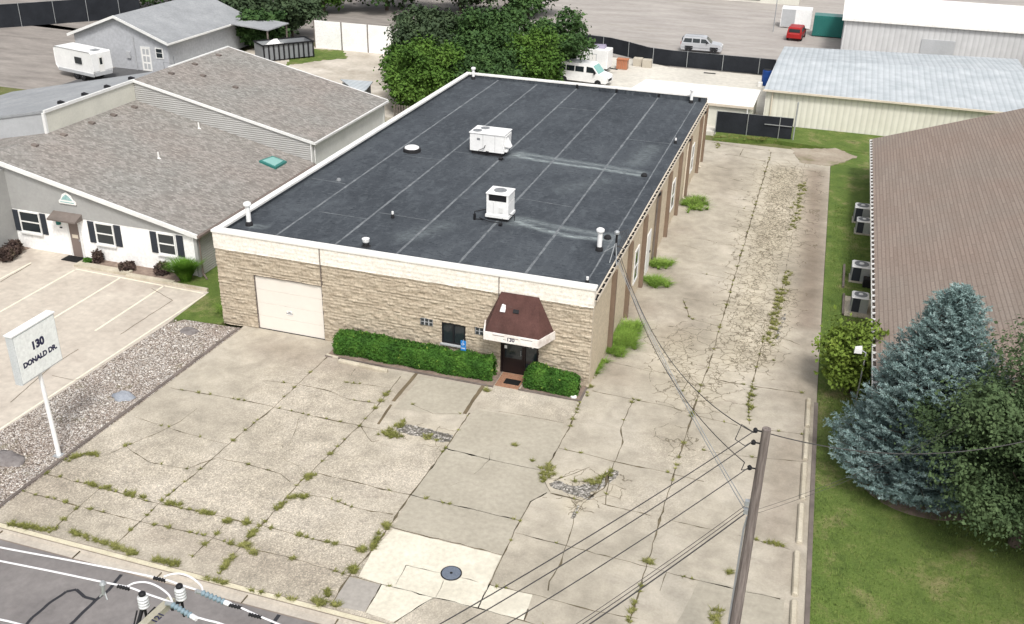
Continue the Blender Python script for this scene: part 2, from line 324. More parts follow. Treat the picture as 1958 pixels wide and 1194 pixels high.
def copy_tree(o, parent=None):
    c = o.copy(); COL.objects.link(c); c.parent = parent
    for ch in list(o.children): copy_tree(ch, c)
    return c
def leaf_quads(Cn, size, up=.35, aspect=.6, jit=.35, N=None):
    """one small pointed leaf face per centre"""
    n = len(Cn); nr = rng.normal(size=(n, 3)); nr[:, 2] = np.abs(nr[:, 2])+up
    if N is not None: nr = nr*.6+N*1.0
    nr /= np.linalg.norm(nr, axis=1)[:, None]+1e-9
    t = np.cross(nr, rng.normal(size=(n, 3))); t /= np.linalg.norm(t, axis=1)[:, None]+1e-9; b = np.cross(nr, t)
    s = (size*(1+jit*rng.normal(size=n)).clip(.35, 2))[:, None]
    V = np.stack([Cn-t*s, Cn-b*s*aspect, Cn+t*s, Cn+b*s*aspect], 1).reshape(-1, 3)
    return V, np.arange(4*n).reshape(-1, 4)
def grid_sheet(name, x0, x1, y0, y1, res, mat, z=0, zf=None, xf=None, attrs=None, parent=None, extra=None):
    nx = int((x1-x0)/res)+1; ny = int((y1-y0)/res)+1
    xs = np.linspace(0, 1, nx); ys = np.linspace(y0, y1, ny); U, Y = np.meshgrid(xs, ys)
    if xf: a, b = xf(Y); X = a+(b-a)*U
    else: X = x0+(x1-x0)*U
    Z = np.full_like(X, z) if zf is None else zf(X, Y)
    V = np.stack([X, Y, Z], -1).reshape(-1, 3); i = np.arange(nx*ny).reshape(ny, nx)
    F = np.stack([i[:-1, :-1], i[:-1, 1:], i[1:, 1:], i[1:, :-1]], -1).reshape(-1, 4)
    mats = [mat] if not extra else [mat]+extra[1]; mi = np.zeros(len(F), int)
    if extra:
        EV, EF, EM = extra[0]; F = np.concatenate([F, EF+len(V)]); V = np.concatenate([V, EV]); mi = np.concatenate([mi, EM])
    o = npmesh(name, V, F, mats, parent, mi)
    for k, fn in (attrs or {}).items():
        at = o.data.attributes.new(k, 'FLOAT', 'POINT'); at.data.foreach_set('value', np.clip(fn(V[:, 0], V[:, 1]), 0, 1).astype(np.float32))
    return o
def seg_dist(X, Y, pts):
    d = np.full(X.shape, 1e9)
    for a, b in zip(pts[:-1], pts[1:]):
        ax, ay, bx, by = a[0], a[1], b[0], b[1]; L = (bx-ax)**2+(by-ay)**2+1e-9
        t = np.clip(((X-ax)*(bx-ax)+(Y-ay)*(by-ay))/L, 0, 1); d = np.minimum(d, np.hypot(X-ax-t*(bx-ax), Y-ay-t*(by-ay)))
    return d
def soft(X, Y, items):
    o = np.zeros(X.shape)
    for pts, r, amp in items: o = np.maximum(o, amp*np.exp(-(seg_dist(X, Y, pts)/r)**2*1.2))
    return o
GP = lambda L, z=0: [G(x, y, z) for x, y in L]
def text_mesh(name, body, size, mat, parent, matrix, extrude=.004, bold=0.0, align='CENTER', sx=1):
    cu = bpy.data.curves.new(name, 'FONT'); cu.body = body; cu.size = size; cu.extrude = extrude; cu.offset = bold; cu.align_x = align; cu.align_y = 'CENTER'
    tmp = bpy.data.objects.new(name, cu); COL.objects.link(tmp); dg = bpy.context.evaluated_depsgraph_get()
    me = bpy.data.meshes.new_from_object(tmp.evaluated_get(dg)); bpy.data.objects.remove(tmp)
    me.transform(Matrix.Scale(sx, 4, (1, 0, 0))); me.transform(matrix); p = parent
    if p is not None:
        while p.parent: p = p.parent
        me.transform(Matrix.Translation(-OFF.get(p.name, Vector((0, 0, 0)))))
    me.materials.clear(); me.materials.append(mat); o = bpy.data.objects.new(name, me); COL.objects.link(o)
    if parent is not None: o.parent = parent
    return o
def axes(origin, xdir, ydir):
    x = Vector(xdir).normalized(); y = Vector(ydir).normalized(); z = x.cross(y); m_ = Matrix.Identity(4)
    for i in range(3): m_[i][0] = x[i]; m_[i][1] = y[i]; m_[i][2] = z[i]; m_[i][3] = origin[i]
    return m_

# ================================================================== THE GROUND
b = MB(); b.quad((-900, -900, -.3), (900, -900, -.3), (900, 900, -.3), (-900, 900, -.3)); struct(b.build('ground', M_lawn2))
def slab(name, poly, mat, z=0.0, z0=-.3):
    o = MB().prism(poly, z0, z).build(name, mat); return struct(o)
def wobble(pts, amp, step=.25):
    out = []
    for a, b_ in zip(pts[:-1], pts[1:]):
        a = Vector(a[:2]); c = Vector(b_[:2]); n = max(1, int((c-a).length/step))
        for i in range(n):
            p = a+(c-a)*i/n; out.append((p.x+amp*noise.noise(Vector((p.x*2.3, p.y*2.3, 3))), p.y+amp*noise.noise(Vector((p.x*2.3, p.y*2.3, 9)))))
    out.append((pts[-1][0], pts[-1][1])); return out
EV, EF, EM = [], [], []
def strip(pts, w, mi, z=.004, jit=.4, gap=0.0):
    L = []; 
    for i, p in enumerate(pts):
        a = Vector(pts[max(i-1, 0)]); c = Vector(pts[min(i+1, len(pts)-1)]); t = (c-a); t = t.normalized() if t.length else Vector((1, 0)); nrm = Vector((-t.y, t.x))
        q_ = noise.noise(Vector((p[0]*3, p[1]*3, 1))); ww = w*(.62+(max(0, q_)*2.6+.3*q_ if jit > .3 else .38+jit*q_*2)); ww = max(ww, w*.35)
        L.append(((p[0]+nrm.x*ww/2, p[1]+nrm.y*ww/2, z), (p[0]-nrm.x*ww/2, p[1]-nrm.y*ww/2, z)))
    for i, (A, B) in enumerate(zip(L[:-1], L[1:])):
        if gap and noise.noise(Vector((pts[i][0]*.9, pts[i][1]*.9, 5))) > gap: continue
        k = len(EV); EV.extend([A[0], A[1], B[1], B[0]]); EF.append((k, k+1, k+2, k+3)); EM.append(mi)
def sheet(pxs, mi, z=.004):
    """ragged-edged flat slab face, fan of quads from its centre"""
    w = wobble(GP(pxs)+[G(*pxs[0])], .03, .3)
    import mathutils
    tri = mathutils.geometry.tessellate_polygon([[Vector((p[0], p[1], 0)) for p in w]])
    for t in tri:
        a = [Vector((*w[i], z)) for i in t]
        if (a[1]-a[0]).cross(a[2]-a[0]).z < 0: a = [a[0], a[2], a[1]]
        c = (a[0]+a[1]+a[2])/3; mm = [(a[0]+a[1])/2, (a[1]+a[2])/2, (a[2]+a[0])/2]
        for q in ((a[0], mm[0], c, mm[2]), (a[1], mm[1], c, mm[0]), (a[2], mm[2], c, mm[1])):
            k = len(EV); EV.extend([tuple(x) for x in q]); EF.append((k, k+1, k+2, k+3)); EM.append(mi)
sheet([(752, 1012), (960, 1063), (933, 1118), (1018, 1138), (1002, 1187), (831, 1144), (754, 1190), (699, 1172), (729, 1117), (686, 1103), (712, 1053)], 1)
sheet([(907, 783), (1078, 811), (1067, 857), (1037, 910), (1051, 941), (1015, 960), (993, 996), (963, 1060), (752, 1008), (786, 947), (853, 858)], 2)
sheet([(669, 1104), (728, 1118), (698, 1171), (634, 1157)], 3)
sheet([(805, 722), (922, 738), (886, 795), (752, 782)], 2, .003)
sheet([(1340, 1105), (1500, 1148), (1490, 1230), (1290, 1200)], 2)
# joints, as surveyed (photo points on the pavement), width, weediness, gaps
J = [
 ([(89, 907), (175, 929), (280, 958), (390, 981), (505, 1007), (600, 1031), (711, 1053)], .035, 3), ([(45, 940), (150, 968), (270, 998), (390, 1024), (455, 1044), (560, 1068), (668, 1102)], .03, 1.6),
 ([(190, 935), (160, 962), (130, 985), (105, 1012)], .03, 3.5), ([(629, 680), (575, 730), (523, 779), (437, 850), (375, 905), (310, 957), (270, 996), (220, 1043)], .035, 1.5),
 ([(766, 720), (728, 768), (687, 815), (577, 920), (545, 955), (506, 999), (471, 1034), (445, 1062), (420, 1097)], .045, 3), ([(437, 995), (405, 1031), (368, 1065)], .03, 2.0),
 ([(898, 790), (852, 858), (785, 947), (745, 1005), (711, 1053), (668, 1102), (632, 1158)], .05, 1.0), ([(1109, 771), (1090, 815), (1068, 855), (1036, 912), (1052, 941)], .04, 1.4),
 ([(1046, 942), (1015, 960), (993, 996), (963, 1062), (935, 1118), (914, 1163)], .04, .5), ([(500, 728), (567, 734), (629, 748), (665, 764), (720, 772)], .03, .8),
 ([(665, 732), (710, 737), (748, 742)], .02, .6), ([(680, 706), (667, 725), (640, 752)], .025, .8), ([(327, 742), (413, 757), (500, 773), (523, 779), (637, 804), (690, 815), (725, 822)], .035, 1.4),
 ([(239, 853), (285, 884), (358, 897), (414, 876), (475, 888), (536, 907), (555, 922)], .03, 1.4), ([(256, 797), (320, 818), (393, 840), (437, 850)], .02, .2), ([(376, 782), (345, 806), (302, 828), (236, 856), (200, 872)], .025, .7),
 ([(602, 905), (675, 921), (730, 936), (785, 947), (846, 962), (996, 996)], .035, .8), ([(570, 937), (590, 946), (623, 952), (684, 973), (751, 984)], .03, .7), ([(852, 858), (940, 880), (1039, 901)], .035, .3),
 ([(917, 780), (990, 793), (1079, 809)], .02, .2), ([(745, 1008), (963, 1062)], .03, .1), ([(986, 1019), (1030, 1031), (1082, 1044)], .02, .2), ([(935, 1118), (1018, 1137), (1082, 1154)], .03, .3),
 ([(1018, 1142), (1002, 1187)], .025, .1), ([(831, 1144), (885, 1156), (938, 1170), (1002, 1188), (1040, 1200)], .03, .8), ([(831, 1144), (800, 1160), (754, 1191)], .035, .8), ([(668, 1102), (730, 1117), (831, 1144)], .025, .4),
 ([(730, 1117), (699, 1171)], .03, .1), ([(777, 1081), (757, 1118)], .018, .0), ([(777, 1081), (846, 1097)], .018, 0), ([(880, 1105), (932, 1118)], .018, 0), ([(849, 1111), (842, 1125), (833, 1143)], .02, .1), ([(932, 1118), (914, 1163)], .02, 0),
 ([(1210, 764), (1200, 790), (1187, 818), (1191, 846), (1178, 878), (1164, 910), (1158, 965)], .035, 1.2), ([(1158, 905), (1140, 940), (1114, 964), (1098, 990), (1093, 1014), (1080, 1050), (1073, 1078), (1050, 1113), (1048, 1130)], .035, .5),
 ([(1475, 291), (1440, 408), (1400, 545), (1356, 698), (1344, 727), (1319, 809), (1285, 919), (1264, 987), (1241, 1069), (1219, 1142), (1203, 1190)], .05, 1.4),
 ([(1462, 640), (1437, 741), (1430, 775), (1433, 812)], .04, 2.4), ([(1068, 857), (1125, 870), (1182, 885), (1250, 898), (1346, 921)], .035, .8), ([(1150, 964), (1200, 975), (1264, 992), (1337, 1008), (1428, 1028), (1510, 1051)], .025, .5),
 ([(1000, 1023), (1090, 1046), (1173, 1067), (1273, 1094), (1373, 1119), (1492, 1146)], .03, .5), ([(1132, 748), (1210, 764), (1282, 778), (1337, 796), (1410, 814)], .03, .6), ([(1082, 1154), (1137, 1169), (1219, 1183)], .03, .3),
 ([(1350, 722), (1396, 732), (1460, 742), (1533, 752)], .03, 1.0), ([(1474, 823), (1533, 831)], .03, 1.5), ([(1345, 862), (1410, 872), (1478, 878), (1538, 883)], .025, .5), ([(1341, 523), (1398, 535)], .03, .7), ([(1381, 390), (1438, 403)], .03, .3),
 ([(1374, 427), (1428, 440)], .03, .3), ([(1324, 611), (1374, 624)], .025, .2), ([(1361, 272), (1418, 282), (1471, 288)], .05, .4), ([(1354, 291), (1414, 299), (1471, 311)], .05, .3), ([(1394, 341), (1421, 348)], .05, .2), ([(1421, 285), (1414, 299)], .06, .3),
 ([(1368, 318), (1400, 325)], .04, .2), ([(1392, 361), (1412, 366)], .04, .2), ([(1330, 455), (1400, 470)], .02, .2), ([(1310, 470), (1345, 480)], .02, .2), ([(1280, 585), (1330, 600)], .015, .1), ([(1307, 574), (1312, 590), (1318, 606), (1324, 611)], .05, 3), ([(1307, 571), (1341, 575)], .03, 2),
 ([(1480, 640), (1530, 660)], .02, .2), ([(1540, 310), (1480, 640)], .02, .1), ([(1150, 690), (1200, 700), (1250, 712)], .02, .4), ([(1165, 900), (1155, 935), (1112, 958), (1052, 943)], .06, 1.2), ([(1128, 893), (1100, 905), (1060, 920)], .03, .8),
 ([(1300, 690), (1320, 720), (1300, 760), (1335, 790)], .02, .5), ([(1380, 700), (1430, 690), (1480, 690)], .03, 1.2), ([(545, 870), (560, 835), (572, 800)], .014, 0), ([(500, 853), (540, 850), (545, 880), (590, 900)], .014, 0), ([(860, 930), (900, 915), (935, 880), (940, 845)], .012, 0),
 ([(780, 770), (830, 792), (880, 792)], .025, .5), ([(690, 815), (702, 836), (712, 845), (725, 843)], .03, .4), ([(1273, 1094), (1262, 1130)], .02, .3), ([(980, 1143), (1137, 1169)], .0001, 0)]
WEEDS = []
for pts, w, wd in J:
    g = wobble(GP(pts), .05); strip(g, w*1.0, 4, gap=.28 if w < .028 else .6)
    L = len(g)*.25
    nb = rng.poisson(L*wd*.8)
    for _ in range(nb):
        p = g[rng.integers(len(g))]; WEEDS.append((p[0], p[1], .05+.11*rng.random()**2*min(wd, 2)/1.2, wd))
for pts, w in (([(797, 714), (770, 746), (752, 768)], .15), ([(748, 774), (723, 812)], .10), ([(926, 735), (905, 765), (888, 792)], .16)):
    strip(wobble(GP(pts), .015), w, 5, .006, .15)
# lot mesh with survey masks
cracks = [(GP([(1500, 330), (1490, 400), (1470, 470)]), 1.9, 1.0), (GP([(1470, 470), (1440, 560), (1425, 640), (1410, 690)]), 1.5, .8), (GP([(1500, 560), (1470, 640), (1450, 690)]), .9, .95), (GP([(1300, 650), (1300, 700), (1330, 760)]), 1.5, .62),
          (GP([(780, 822), (850, 838)]), .6, .6), (GP([(1070, 925), (1150, 930)]), .9, .5), (GP([(1390, 640), (1360, 740)]), 1.1, .55), (GP([(1290, 830), (1300, 850)]), 1.0, .3), (GP([(1100, 965), (1110, 940)]), .6, .8)]
stains = [(GP([(520, 665), (600, 690), (680, 700)]), 1.3, .55), (GP([(1180, 600), (1230, 590)]), 1.3, .55), (GP([(1150, 680), (1180, 720)]), 1.0, .45), (GP([(1255, 450), (1300, 440)]), 1.0, .4), (GP([(1560, 330), (1555, 480), (1545, 620)]), 1.0, 1.0), (GP([(1545, 620), (1540, 760), (1525, 900), (1505, 1100)]), .8, .4), (GP([(1340, 560), (1290, 640)]), 1.4, .35), (GP([(1400, 300), (1380, 380)]), 1.2, .25),
          (GP([(1530, 700), (1520, 760)]), 1.4, .45), (GP([(1510, 850), (1500, 930), (1480, 1010)]), 1.0, .6), (GP([(100, 930), (60, 960)]), 1.2, .35), (GP([(300, 1020), (600, 1100)]), .8, .3), (GP([(880, 760), (800, 750)]), 1.0, .3), (GP([(1040, 720), (1100, 740)]), .6, .35), (GP([(1230, 500), (1290, 540)]), 1.2, .35)]
aggs = [(GP([(150, 900), (300, 930), (500, 960), (640, 1100)]), 4.5, 1.0), (GP([(600, 760), (550, 860), (640, 900)]), 3.5, .9), (GP([(790, 890), (600, 960)]), 2.0, .9), (GP([(950, 750), (1080, 790)]), 1.0, .6), (GP([(1280, 860), (1330, 880)]), 1.5, .6), (GP([(1240, 960)]*2), 1.5, .5)]
rubs = [(GP([(775, 820), (815, 828), (850, 838)]), .42, 1.0), (GP([(1062, 926), (1100, 940), (1140, 930), (1172, 905)]), .30, 1.0), (GP([(1110, 940), (1125, 950)]), .3, .9), (GP([(1105, 955), (1095, 990)]), .10, .9), (GP([(1500, 600), (1485, 650)]), .25, .6), (GP([(1540, 380)]*2), .3, .5)]
def lot_x(Y):
    r = np.where(Y > 3, 26.53-(Y-3)*.0135, 26.53+(3-Y)*.022); l = np.where(Y < -.3, 1.08+(Y+.3)*.038, 1.08-0.0); return l, r
lot = grid_sheet('concrete_lot', 0, 26.6, -15.12, 38.0, .22, M_lot, xf=lot_x, extra=((np.array(EV), np.array(EF), np.array(EM)), [M_bright, M_smooth, M_greyslab, M_crack, MT['timber_strip']]),
   attrs={'crack': lambda X, Y: soft(X, Y, cracks), 'stain': lambda X, Y: soft(X, Y, stains), 'agg': lambda X, Y: soft(X, Y, aggs), 'rubble': lambda X, Y: soft(X, Y, rubs)})
struct(lot)
# street
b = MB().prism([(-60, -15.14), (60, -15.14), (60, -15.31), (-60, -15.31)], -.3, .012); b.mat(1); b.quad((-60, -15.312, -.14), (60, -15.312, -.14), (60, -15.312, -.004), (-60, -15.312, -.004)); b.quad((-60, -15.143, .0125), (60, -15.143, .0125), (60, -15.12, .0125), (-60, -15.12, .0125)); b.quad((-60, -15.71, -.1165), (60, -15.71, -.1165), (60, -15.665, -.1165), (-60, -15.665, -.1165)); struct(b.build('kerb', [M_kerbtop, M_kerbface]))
b = MB(); b.loft([[(-60, -15.30, -.3), (-60, -15.302, -.004), (-60, -15.34, -.135), (-60, -15.68, -.12), (-60, -15.68, -.3)], [(60, -15.30, -.3), (60, -15.302, -.004), (60, -15.34, -.135), (60, -15.68, -.12), (60, -15.68, -.3)]]); struct(b.build('street_gutter', M_gutter))
b = MB().prism([(-60, -15.69), (60, -15.69), (60, -25), (-60, -25)], -.3, -.12)
def tar(pts, w):
    P = wobble(GP(pts), .03, .12)
    for a, c in zip(P[:-1], P[1:]):
        a = Vector(a); c = Vector(c); t = (c-a).normalized(); n_ = Vector((-t.y, t.x))*w/2
        b.quad((*(a-n_), -.115), (*(c-n_), -.115), (*(c+n_), -.115), (*(a+n_), -.115))
b.mat(1); tar([(232, 1093), (205, 1125), (180, 1143), (125, 1197)], .11); tar([(180, 1141), (160, 1136), (145, 1122), (125, 1126), (90, 1150), (60, 1176), (40, 1200)], .10); tar([(533, 1170), (515, 1194), (505, 1215)], .12); tar([(430, 1190), (640, 1250)], .03)
struct(b.build('street', [M_asphalt, M_tar]))
b = MB()
for x in np.arange(-20, 40, 3.05): b.box(x, -15.69, -.128, x+.03, -15.31, -.095)
struct(b.build('street_gutter_joint', M_crack))
slab('verge', [(-60, -25), (60, -25), (60, -40), (-60, -40)], M_lawn, -.05)
# left gravel bed, edging, left lot
slab('gravel_bed', [G(462, 629)[:2], G(352, 612)[:2], (-2.30, -1.2), (-2.95, -12.5), (-3.1, -15.1), (.56, -15.1), (.62, -12)], M_gravel, .02)
b = MB(); P = [(1.08, -.35), (.95, -3.6), (.78, -7.6), (.62, -11.6), (.54, -15.0)]
for a, c in zip(P[:-1], P[1:]): b.hexa([(a[0]-.13, a[1]-.02, -.2), (a[0]-.01, a[1]-.02, -.2), (c[0]-.01, c[1]+.02, -.2), (c[0]-.13, c[1]+.02, -.2), (a[0]-.13, a[1]-.02, .07), (a[0]-.01, a[1]-.02, .06), (c[0]-.01, c[1]+.02, .06), (c[0]-.13, c[1]+.02, .05)])
struct(b.build('bed_edging', MT['timber_grey']))
b = MB(); n = 2600; xy = rng.random((n, 2)); 
slab('neighbour_lot', [(-60, -15.1), (-3.12, -15.1), (-2.97, -12.5), (-2.32, -1.2), (-2.45, 2.55), (-10.4, 2.95), (-10.6, 4.0), (-14.6, 4.0), (-15.6, 1.5), (-60, 1.5)], M_leftlot, 0)
b = MB()
def mark(x0, y0, x1, y1, w, z=.004):
    a = Vector((x0, y0)); c = Vector((x1, y1)); t = (c-a).normalized(); n_ = Vector((-t.y, t.x))*w/2; b.quad((*(a-n_), z), (*(c-n_), z), (*(c+n_), z), (*(a+n_), z))
for x in (-10.27, -7.52, -4.92, -12.95, -15.6): mark(x, -2.8, x, 2.35, .11)
mark(-10.3, 2.5, -2.6, 2.28, .10); mark(-2.44, 2.2, -3.05, -12, .09); mark(-12.95, -2.8, -10.27, -2.8, .0001)
M_line = noisy('faded_white_line', (.66, .60, .48), (.82, .76, .63), 3); struct(b.build('parking_lines', M_line))
b = MB()
for pts, w in (([(150, 668), (100, 700), (20, 770)], .03), ([(100, 718), (140, 728), (190, 715)], .02), ([(290, 552), (330, 575), (230, 640)], .03), ([(0, 540), (60, 505)], .04)):
    P = wobble(GP(pts), .04)
    for p, q in zip(P[:-1], P[1:]): mark(*p, *q, w, .008)
struct(b.build('neighbour_lot_cracks', M_crack))
slab('planter_bed', [(-10.4, 3.0), (-4.6, 2.72), (-4.4, 4.0), (-10.4, 4.0)], M_mulch, .03)
slab('side_lawn', [(-4.55, 2.75), (-2.4, 2.5), (-2.32, -.55), (0, -.3), (0, 34), (-3.8, 30), (-3.8, 4.0), (-4.4, 4.0)], M_lawn, .02)
slab('dry_bed', [(-17, 1.5), (-14.8, 2.2), (-14.3, 4.0), (-17, 4.0)], M_mulch, .03)
b = MB(); P = [G(150, 506), G(245, 528), G(330, 546), G(397, 558)]
for a, c in zip(P[:-1], P[1:]): b.box(a[0], min(a[1], c[1])-.02, -.1, c[0]-.03, max(a[1], c[1])+.12, .13)
struct(b.build('planter_kerb', M_kerb))
# right lawn
def lx(Y): return lot_x(Y)[1]+.02, np.full_like(Y, 60.)
o = grid_sheet('lawn', 0, 1, -15.1, 46, 1.0, M_lawnR, z=-.02, xf=lx, attrs={'shaded_dry': lambda X, Y: 1/(1+np.exp(-(X-30.3+.35*(Y+9))*1.1))*(Y < 1)}); struct(o)  # mask paints tree shade with sparse, drier grass over the lower right lawn
b = MB(); P = [(26.93, -15), (26.73, -6), (26.56, 2)]
for a, c in zip(P[:-1], P[1:]): b.hexa([(a[0]-.1, a[1], -.1), (a[0]+.05, a[1], -.1), (c[0]+.05, c[1], -.1), (c[0]-.1, c[1], -.1), (a[0]-.1, a[1], .04), (a[0]+.05, a[1], .04), (c[0]+.05, c[1], .04), (c[0]-.1, c[1], .04)])
struct(b.build('lawn_edging', MT['timber_grey']))
slab('driveway_end_lawn', [G(1505, 272)[:2], (40, 37.2), (40, 44.2), (20.5, 44.2), (17.5, 40.5), (17.5, 38.3), G(1480, 268)[:2]], M_lawn, .012)
slab('bare_patch', wobble([G(1515, 285)[:2], G(1600, 285)[:2], G(1640, 300)[:2], G(1590, 318)[:2], G(1530, 312)[:2], G(1515, 285)[:2]], .3), M_earth, .02)
slab('condenser_pad_strip', [(27.35, 10.9), (28.9, 10.9), (28.9, 13.2), (27.35, 13.2)], M_kerb, .03)
# back ground
slab('storage_yard', [(-30, 38), (-3, 34), (2.0, 40.8), (2.0, 56), (-30, 56)], M_yard, .0)
slab('yard_grass', wobble([G(560, 92)[:2], G(655, 97)[:2], G(665, 112)[:2], G(600, 118)[:2], G(548, 126)[:2], G(560, 92)[:2]], .4), M_lawn, .012)
slab('rear_lot', [(2.0, 38.5), (17.5, 40.4), (21, 44), (21, 61.2), (10.3, 61.2), (5.7, 63.4), (2.0, 63)], M_backlot, .0)
slab('rear_street_lot', [(-12, 63.2), (2.0, 63.6), (5.7, 63.6), (10.3, 61.6), (60, 61.6), (120, 190), (-12, 190)], M_backpave, .0)
slab('west_pavement', [(-90, 31), (-37, 31), (-37, 40.5), (-41, 52), (-90, 60)], M_oldpave, .0)
slab('west_lawn', [(-90, 12), (-27.8, 12), (-27.8, 30), (-37.5, 30.9), (-90, 31)], M_lawn2, .005)
slab('dark_driveway', [(-37, 31), (-28, 30), (-26.5, 40.5), (-37, 40.5)], M_drive, .0)
slab('far_parking', [(-160, 60), (-42, 52), (-30, 58), (-12, 63.2), (-12, 190), (-160, 190)], M_oldpave, .0)

# ================================================================== MAIN BUILDING
W, D, H = 17.4, 32.78, 4.63
bld = thing('commercial_building', 'long tan split-face block building with flat black membrane roof and cream parapet band', 'building', (W/2, D/2, 0))
def rockwall(name, x0, x1, z0, z1, holes, mat, amp, y=0.0, res=.05, parent=None, course=.2):
    nx = int((x1-x0)/res)+1; nz = int((z1-z0)/res)+1; xs = np.linspace(x0, x1, nx); zs = np.linspace(z0, z1, nz)
    V = []; F = []
    for z in zs:
        k = math.floor(z/course+1e-6); fz = z/course-k; edge = min(fz, 1-fz)
        for x in xs:
            off = .17*(k % 2)+.06*math.sin(k*1.9); bi = math.floor((x+off)/.36); fx = (x+off)/.36-bi; r = noise.cell(Vector((bi+.5, k+.5, 7.5)))
            r2 = noise.noise(Vector((x*2.4, k*3.7, 2))); wav = .6*noise.noise(Vector((x*6, z*14, 4)))+.6*noise.noise(Vector((x*15, z*21, 8)))
            e = min(1, edge/.16)*min(1, min(fx, 1-fx)/.06+.35)
            ridge = abs(noise.noise(Vector((x*1.7+k*9.1, z*6.5, 11)))); V.append((x, y-amp*e*(.35+.35*r+.5*r2+.75*wav+.3*fz+.5*ridge), z))
    for j in range(nz-1):
        zc = (zs[j]+zs[j+1])/2
        for i in range(nx-1):
            xc = (xs[i]+xs[i+1])/2
            if any(a < xc < c and d < zc < e for a, d, c, e in holes): continue
            q = j*nx+i; F.append((q, q+1, q+nx+1, q+nx))
    return npmesh(name, V, F, mat, parent)
GD = (1.83, 0, 5.24, 2.71); DR = (13.52, 0, 15.2, 2.12); GB1 = (9.87, 1.64, 10.45, 1.97); WN = (10.86, .96, 11.93, 1.93); GB2 = (12.37, 1.62, 12.95, 1.98)
front = rockwall('wall', 0, W, -.05, 3.76, [GD, DR, GB1, WN, GB2], M_split, .07, 0.0, .045, bld, .145); front['label'] = 'tan rough split-face block front wall'
band = rockwall('fascia_band', -.02, W+.02, 3.74, 4.52, [], M_splitcream, .022, -.06, .06, bld)
# inner shell
b = MB(); b.box(.02, .12, -.1, W-.02, .16, 3.7)   # dark backing
b.box(0, .0, -.1, .02, D, 4.4); b.box(0, D-.02, -.1, W, D, 4.4); bk = b.build('wall', M_split, bld)
b = MB().box(W-.04, .0, -.1, W, D-.02, 4.12).build('wall', M_sidewall, bld); b['label'] = 'painted cream side wall along the driveway'
# front fascia returns and parapet
b = MB(); b.box(W-.3, -.03, 3.76, W+.02, .28, 4.52); b.box(-.02, -.02, 3.76, W-.31, .28, 4.5); b.build('parapet', M_splitcream, bld)
b = MB(); b.box(-.06, -.12, 4.52, W+.06, .31, 4.63, .015); b.box(-.06, .312, 4.5, .26, D-.3, 4.61, .01); b.box(-.06, D-.298, 4.5, W+.02, D+.04, 4.61, .01); b.build('coping', MT['white_paint'], bld)
b = MB(); b.box(.02, .3, 4.2, .22, D-.28, 4.5); b.box(.22, D-.26, 4.0, W-.03, D-.04, 4.5); b.box(.22, .28, 4.0, W-.3, .30, 4.5); b.build('parapet', M_epdm, bld)['label'] = 'black membrane upturn inside the parapet'
# roof sheet, sloping a little to the right gutter
def rz(x): return 4.33-.010*x
EV, EF, EM = [], [], []
for x in (2.5, 5.4, 8.3, 11.13, 14.1, 16.7): strip(wobble([(x-.03, D-.3), (x, 18), (x+.05, .3)], .02, .5), .11 if x < 16 else .07, 1, 0, .25)
for a, c in (((2.92, 4.35), (5.37, 4.35)), ((5.59, 5.31), (8.15, 5.28)), ((3.1, 13.85), (5.43, 13.87)), ((.32, 8.45), (2.3, 8.36)), ((8.35, 27.2), (11.0, 27.4)), ((5.5, 15.6), (6.4, 15.6)), ((11.2, 9.8), (14.0, 9.6)), ((14.2, 22), (16.7, 22.1))):
    strip(wobble([a, c], .02), .05, 1, 0, .3)
EVr = np.array([(p[0], p[1], rz(p[0])+.004) for p in EV])
rst = [([(9.0, 16.3), (10.2, 16.0), (12, 15.9), (14, 15.9), (16.3, 15.65)], .16, 1.0), ([(9.0, 16.9), (11, 16.6), (13.8, 16.5), (16.2, 16.2)], .22, .6), ([(9.0, 16.4)]*2, .6, .55), ([(12.0, 6.7), (13.4, 6.2), (15, 5.9), (16.5, 6.2)], .17, 1.0), ([(12.1, 6.7)]*2, .55, .55),
       ([(12.0, 7.2), (14, 6.8), (16.8, 6.6)], .25, .5), ([(1.0, 1.6), (1.5, 1.6)], .2, .6), ([(16.6, 6.8), (16.9, 5.0)], .3, .35), ([(14.5, 14), (13, 12)], .8, .12), ([(8, 3), (9, 5)], .6, .2), ([(15.5, 17.5), (15.8, 21)], .6, .25)]
roof = grid_sheet('roof', .2, W, .3, D-.26, .2, M_epdm, zf=lambda X, Y: rz(X), attrs={'stain': lambda X, Y: soft(X, Y, rst)}, parent=bld, extra=((EVr, np.array(EF), np.array(EM)), [M_seam]))
b = MB().box(.2, .3, 4.0, W-.05, D-.26, 4.1).build('roof_deck', MT['mid_grey'], bld)
# eave gutter on the right
b = MB(); b.box(W, .02, 4.02, W+.15, D-.05, 4.05); b.box(W+.13, .02, 4.05, W+.15, D-.05, 4.16); b.box(W-.035, .3, 4.155, W+.02, D-.05, 4.18)
b.mat(1).box(W+.002, .03, 4.051, W+.129, D-.06, 4.06).mat(0)
for y in np.arange(.4, D-.3, .55): b.box(W+.02, y, 4.163, W+.15, y+.07, 4.175)
gt = b.build('gutter', [MT['cream_paint'], MT['dark']], bld)
for y in (13.9, 24.2, 31.0):
    g = MB(); g.tube([(W+.16, y, 4.03), (W+.12, y, 3.8), (W+.08, y, 3.4), (W+.08, y, .2), (W+.25, y, .1)], .05, 6).build('downspout', MT['cream_paint'] if y > 20 else MT['timber_grey'], bld)
    MB().box(W+.02, y-.12, 3.85, W+.22, y+.12, 4.01).build('downspout_head', MT['dark'], bld)
for y in (3.4, 6.88, 10.5, 14.3, 17.72, 21.4, 24.95, 29.9):
    MB().box(W, y, -.02, W+.2, y+.22, 3.92, .01).build('pilaster', MT['brown_pilaster'], bld)
